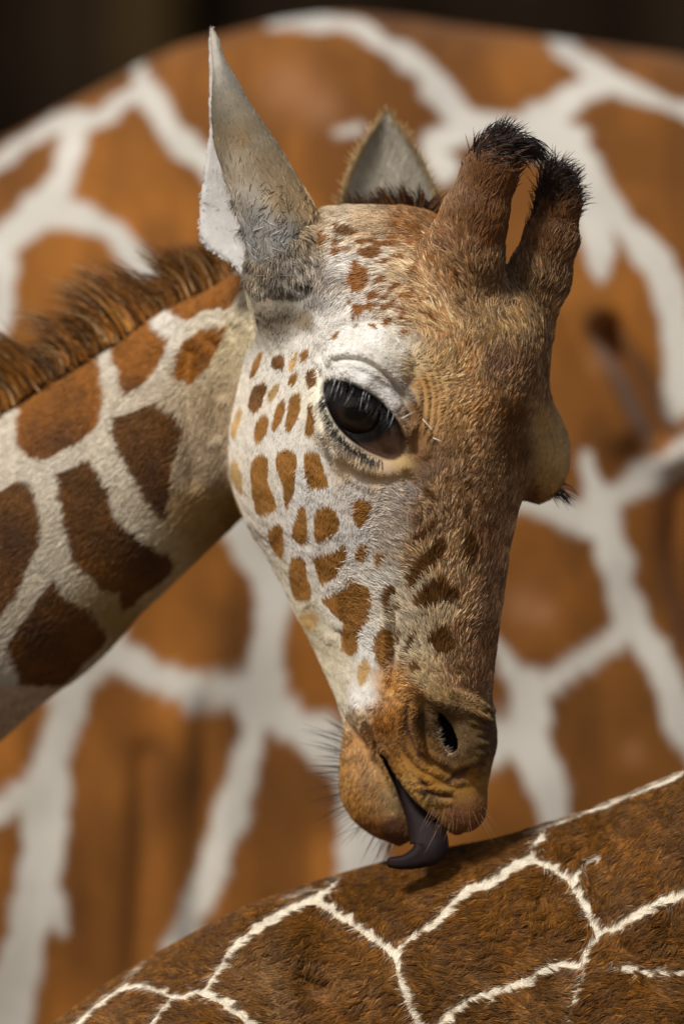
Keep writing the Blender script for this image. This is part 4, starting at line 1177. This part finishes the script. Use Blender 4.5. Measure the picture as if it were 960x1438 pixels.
vB[:, 2] += fr * ((fbm(u_, v_ * .5, 260, 70) - .5) * 90 + gro(u_, v_, [(850, 470), (890, 540), (925, 610)], 20, 75) - gro(u_, v_, [(800, 440), (840, 520), (870, 600)], 40, 40)
                  + gro(u_, v_, [(290, 1000), (285, 1200), (270, 1400)], 22, 22) + gro(u_, v_, [(205, 1060), (200, 1250), (190, 1420)], 20, 20) + gro(u_, v_, [(960, 680), (950, 800), (985, 900)], 30, 60))
BL = [([(-60, 400), (20, 320), (55, 295), (75, 270), (95, 215), (105, 165)], 46, 42), ([(105, 168), (150, 150), (185, 128), (200, 115)], 26, 26), ([(-60, 260), (30, 195), (70, 168), (110, 160)], 16, 34),
      ([(192, 92), (215, 145), (245, 190), (290, 225), (335, 275)], 30, 46), ([(60, 293), (110, 300), (150, 325), (230, 400)], 40, 36), ([(0, 345), (8, 390), (0, 470)], 40, 30),
      ([(380, 20), (450, 16), (500, 30), (545, 60), (590, 95), (625, 135), (650, 175)], 22, 40), ([(650, 175), (690, 182), (740, 178), (785, 155), (815, 122), (850, 112)], 44, 40),
      ([(785, 40), (815, 72), (850, 112)], 24, 40), ([(850, 112), (890, 118), (970, 152)], 34, 24), ([(660, 178), (612, 192), (606, 215), (625, 235)], 36, 40), ([(510, 185), (478, 190)], 14, 10),
      ([(775, 170), (800, 215), (840, 275), (890, 330), (925, 375), (945, 430), (955, 500), (952, 570)], 44, 46), ([(800, 200), (815, 270), (835, 340), (840, 375)], 50, 40), ([(700, 205), (760, 190), (810, 230)], 40, 60),
      ([(820, 640), (835, 690)], 16, 30), ([(835, 705), (880, 690), (920, 660), (1000, 620)], 34, 56), ([(690, 690), (760, 708), (800, 722), (842, 735)], 30, 46), ([(840, 705), (852, 760), (872, 830), (882, 875)], 46, 46),
      ([(882, 872), (840, 910), (790, 945), (742, 968), (705, 925), (680, 895)], 44, 22), ([(742, 962), (735, 1010), (750, 1065), (772, 1120), (780, 1180)], 56, 50), ([(640, 1060), (690, 1040), (745, 1010)], 60, 60),
      ([(882, 872), (915, 915), (940, 980), (965, 1035), (1010, 1080)], 40, 56), ([(320, 700), (335, 750), (372, 800), (388, 850), (372, 930), (355, 1000)], 40, 52),
      ([(360, 1000), (350, 1060), (330, 1130), (300, 1220), (255, 1320)], 46, 34), ([(370, 985), (420, 1018), (470, 1050), (500, 1085)], 50, 76), ([(480, 1050), (505, 1110), (510, 1220)], 60, 64),
      ([(80, 972), (150, 930), (185, 922), (220, 942), (270, 966), (320, 966), (370, 960)], 36, 52), ([(165, 870), (155, 920)], 26, 40), ([(110, 950), (92, 1020), (72, 1080), (40, 1115), (-40, 1150)], 46, 34),
      ([(72, 1080), (62, 1180), (52, 1250), (36, 1330), (10, 1440), (0, 1520)], 50, 66), ([(62, 1240), (85, 1300)], 40, 20),
      ([(1000, 400), (1100, 350), (1250, 380)], 46, 50), ([(1010, 1080), (1120, 1000), (1250, 900)], 50, 50), ([(1000, 620), (1120, 700), (1250, 660)], 50, 50), ([(1120, 700), (1120, 1000)], 50, 44), ([(970, 152), (1100, 200), (1100, 350)], 30, 40),
      ([(-60, 400), (-160, 560), (-200, 800), (-40, 1150)], 46, 46), ([(780, 1180), (800, 1400)], 50, 50), ([(255, 1320), (230, 1500)], 34, 44)]
f_ = line_field(u_, v_, BL, 13, 34, 13)
wmix = sstep(-5, 5, f_)[:, None]
# soft brown flecks and painted sheen inside the patches
patch = (coat_lin((130, 75, 22))[None, :] * ((0.45 + 1.05 * fbm(u_, v_, 110, 33, 4)) * (.68 + .6 * fbm(u_ + 90, v_, 330, 63, 2)))[:, None])
dkm = sstep(.45, .7, fbm(u_ * 1.6, v_ * .5, 110, 54))[:, None]
patch = patch * (1 - .45 * dkm) + .45 * dkm * coat_lin((78, 42, 12))[None, :]
for (hx, hy, hr) in ((405, 118, 38), (450, 150, 30), (730, 850, 26), (760, 860, 18), (845, 505, 20), (885, 1055, 16)):  # blurred coat highlights, put into the colour as paler spots
    hm = np.exp(-(((u_ - hx) ** 2 + (v_ - hy) ** 2) / hr ** 2))[:, None]; patch = patch * (1 - .5 * hm) + .5 * hm * coat_lin((160, 108, 72))[None, :]
colB = lin((190, 186, 177))[None, :] * (0.86 + .28 * fbm(u_, v_, 70, 19))[:, None] * wmix + patch * (1 - wmix)
giraffe_b = thing("giraffe", (0.0, DB + 0.3, 0.0), "large blurred giraffe flank with orange brown patches and wide white lines behind the licking head", "giraffe")
new_mesh("body", W3(vB, KB, DB) - np.array(giraffe_b.location), qB, M_bg, giraffe_b, colB * 1.0)

# ================================================================== giraffe whose back is being licked
ux = np.arange(-160, 1140, 5.0)
tp = catmull(np.array([(-200, 1640), (0, 1500), (85, 1436), (140, 1395), (200, 1357), (265, 1320), (330, 1286), (390, 1262), (450, 1242), (540, 1216), (620, 1198), (700, 1182), (760, 1164), (820, 1144), (880, 1121), (920, 1104), (960, 1086), (1040, 1046), (1160, 985)], float), 300)
tv = np.interp(ux, tp[:, 0], tp[:, 1])
K = 300
RV, RD, CD = 430.0, 240.0, 62.0
ang = np.linspace(0, 2 * np.pi, K, endpoint=False)
vC = np.stack([np.repeat(ux[:, None], K, 1), tv[:, None] + RV - RV * np.cos(ang)[None, :], CD - RD * np.sin(ang)[None, :] + 0 * ux[:, None]], -1)
a, b = vC.shape[:2]
qC = np.array([(i * b + j, i * b + (j + 1) % b, (i + 1) * b + (j + 1) % b, (i + 1) * b + j) for i in range(a - 1) for j in range(b)])
vC = vC.reshape(-1, 3)
u_, v_ = vC[:, 0], vC[:, 1]
frc = sstep(CD + 10, CD - 60, vC[:, 2])
vC[:, 2] += frc * ((fbm(u_, v_, 130, 20) - .5) * 60 + (fbm(u_, v_, 34, 21) - .5) * 10 + gro(u_, v_, [(436, 1374), (447, 1380), (458, 1384)], 11, 20) + gro(u_, v_, [(860, 1160), (840, 1230), (850, 1300)], 30, 22))
CL = [([(95, 1455), (140, 1414), (181, 1382), (204, 1379), (233, 1388), (251, 1398), (297, 1389)], 8, 12), ([(297, 1389), (315, 1358), (338, 1323), (373, 1294), (408, 1280), (446, 1262)], 15, 13),
      ([(446, 1262), (455, 1253), (470, 1244), (486, 1232)], 12, 4), ([(446, 1262), (478, 1277), (513, 1300), (545, 1322), (560, 1332)], 14, 18), ([(297, 1389), (327, 1405), (350, 1422), (370, 1445)], 14, 20),
      ([(251, 1398), (233, 1420), (210, 1445)], 10, 10), ([(560, 1330), (566, 1360), (575, 1390), (590, 1420), (604, 1450)], 15, 18), ([(560, 1326), (583, 1310), (620, 1288), (641, 1268), (659, 1247), (698, 1232), (730, 1213), (751, 1204)], 13, 15),
      ([(751, 1204), (752, 1190), (764, 1176), (772, 1164)], 12, 6), ([(752, 1169), (800, 1154), (850, 1135), (900, 1115), (930, 1103), (975, 1081)], 2, 6), ([(410, 1262), (450, 1248)], 3, 3),
      ([(751, 1204), (780, 1213), (798, 1225), (810, 1245), (829, 1278), (838, 1300)], 14, 15), ([(800, 1224), (818, 1214), (845, 1198)], 12, 3), ([(838, 1300), (868, 1290), (903, 1271), (932, 1257), (980, 1230)], 14, 16),
      ([(838, 1300), (826, 1324), (818, 1346)], 15, 14), ([(820, 1346), (821, 1360), (808, 1392), (799, 1409), (802, 1450)], 7, 6), ([(818, 1346), (797, 1346), (762, 1360), (726, 1381), (677, 1392), (641, 1413), (610, 1445)], 12, 17),
      ([(858, 1346), (880, 1353), (910, 1357), (975, 1361)], 8, 12), ([(181, 1382), (200, 1362), (215, 1350)], 5, 2), ([(604, 1450), (640, 1520)], 18, 18), ([(802, 1450), (790, 1540)], 8, 14), ([(975, 1361), (1100, 1340)], 12, 12), ([(980, 1230), (1100, 1180)], 16, 14)]
def back_coat(u, v):
    f = line_field(u, v, CL, 2.6, 9, 41)
    m = sstep(-1.6, 1.6, f)[:, None]
    br = coat_lin((108, 64, 14))[None, :] * (0.62 + .75 * fbm(u, v, 60, 15))[:, None]
    dust = (.55 * np.exp(-(((u - 378) / 45) ** 2 + ((v - 1372) / 50) ** 2)) + .35 * sstep(.45, .75, fbm(u, v, 80, 18)) * sstep(1280, 1420, v))[:, None]
    br = br * (1 - dust) + dust * coat_lin((134, 96, 54))[None, :]
    dim = np.exp(-(((u - 452) / 10) ** 2 + ((v - 1392) / 9) ** 2))[:, None]
    br = br * (1 - .6 * dim) + .6 * dim * lin((150, 108, 78))[None, :]
    return br * (1 - m) + m * lin((226, 216, 196))[None, :], m[:, 0]
colC, mC = back_coat(u_, v_)
giraffe_c = thing("giraffe", (0.05, 0.1, 0.0), "dark brown giraffe back with thin white lines, under the licking tongue", "giraffe")
locC = np.array(giraffe_c.location)
bodyC = new_mesh("body", W3(vC) - locC, qC, M_skin, giraffe_c, colC * .8, True, {"wet": np.zeros(len(vC))})
nC, aC = quad_normals(vC, qC)
if (nC[:, 2] * (vC[:, 2] < -60)).sum() > 0: nC = -nC
dn = ((vC[:, 2] < CD + 110) & (v_ < 1500) & (u_ > -40) & (u_ < 1110)) * .7
P, PN = sample_surface(vC, qC, nC, aC, dn, 1.0)
cc, mm = back_coat(P[:, 0], P[:, 1])
gdu, gdv, ga_, gb_ = clumps(P[:, 0], P[:, 1], 8.0, 66)
cl1 = (gb_ - .5) * 1.3 + (fbm(P[:, 0], P[:, 1], 60, 82) - .5) * 2.2
bd = np.interp(P[:, 0], [0, 450, 700, 960], [2.5, 2.2, 2.45, 2.2]) + .5 * sstep(1250, 1400, P[:, 1])
an = bd + cl1
fw = np.stack([np.cos(an), np.sin(an), 0 * an], 1)
L = np.where(mm > .5, 8, 17) * rng.uniform(.5, 1.25, len(P))
lift = np.where(mm > .5, .25, .42) * rng.uniform(.5, 1.3, len(P))
cc = cc * np.exp((rng.normal(0, .30, len(P)) + (ga_ - .5) * .7) * np.where(mm > .5, .35, 1.0))[:, None]
tan = (rng.random(len(P)) < .10)[:, None] & (mm < .5)[:, None]
cc = np.where(tan, cc * 1.7, cc)
pts = gather(grow(P, PN, fw, L, lift, 4, .5, .12), PN, gdu, gdv, np.where(mm > .5, .3, .6))
strands("fur", W3(pts) - locC, taper(len(P), 4, np.where(mm > .5, .85, .6) * S * rng.uniform(.7, 1.25, len(P)), .12), np.clip(cc, 0, .9), M_fur, bodyC)
print("back strands", len(P))
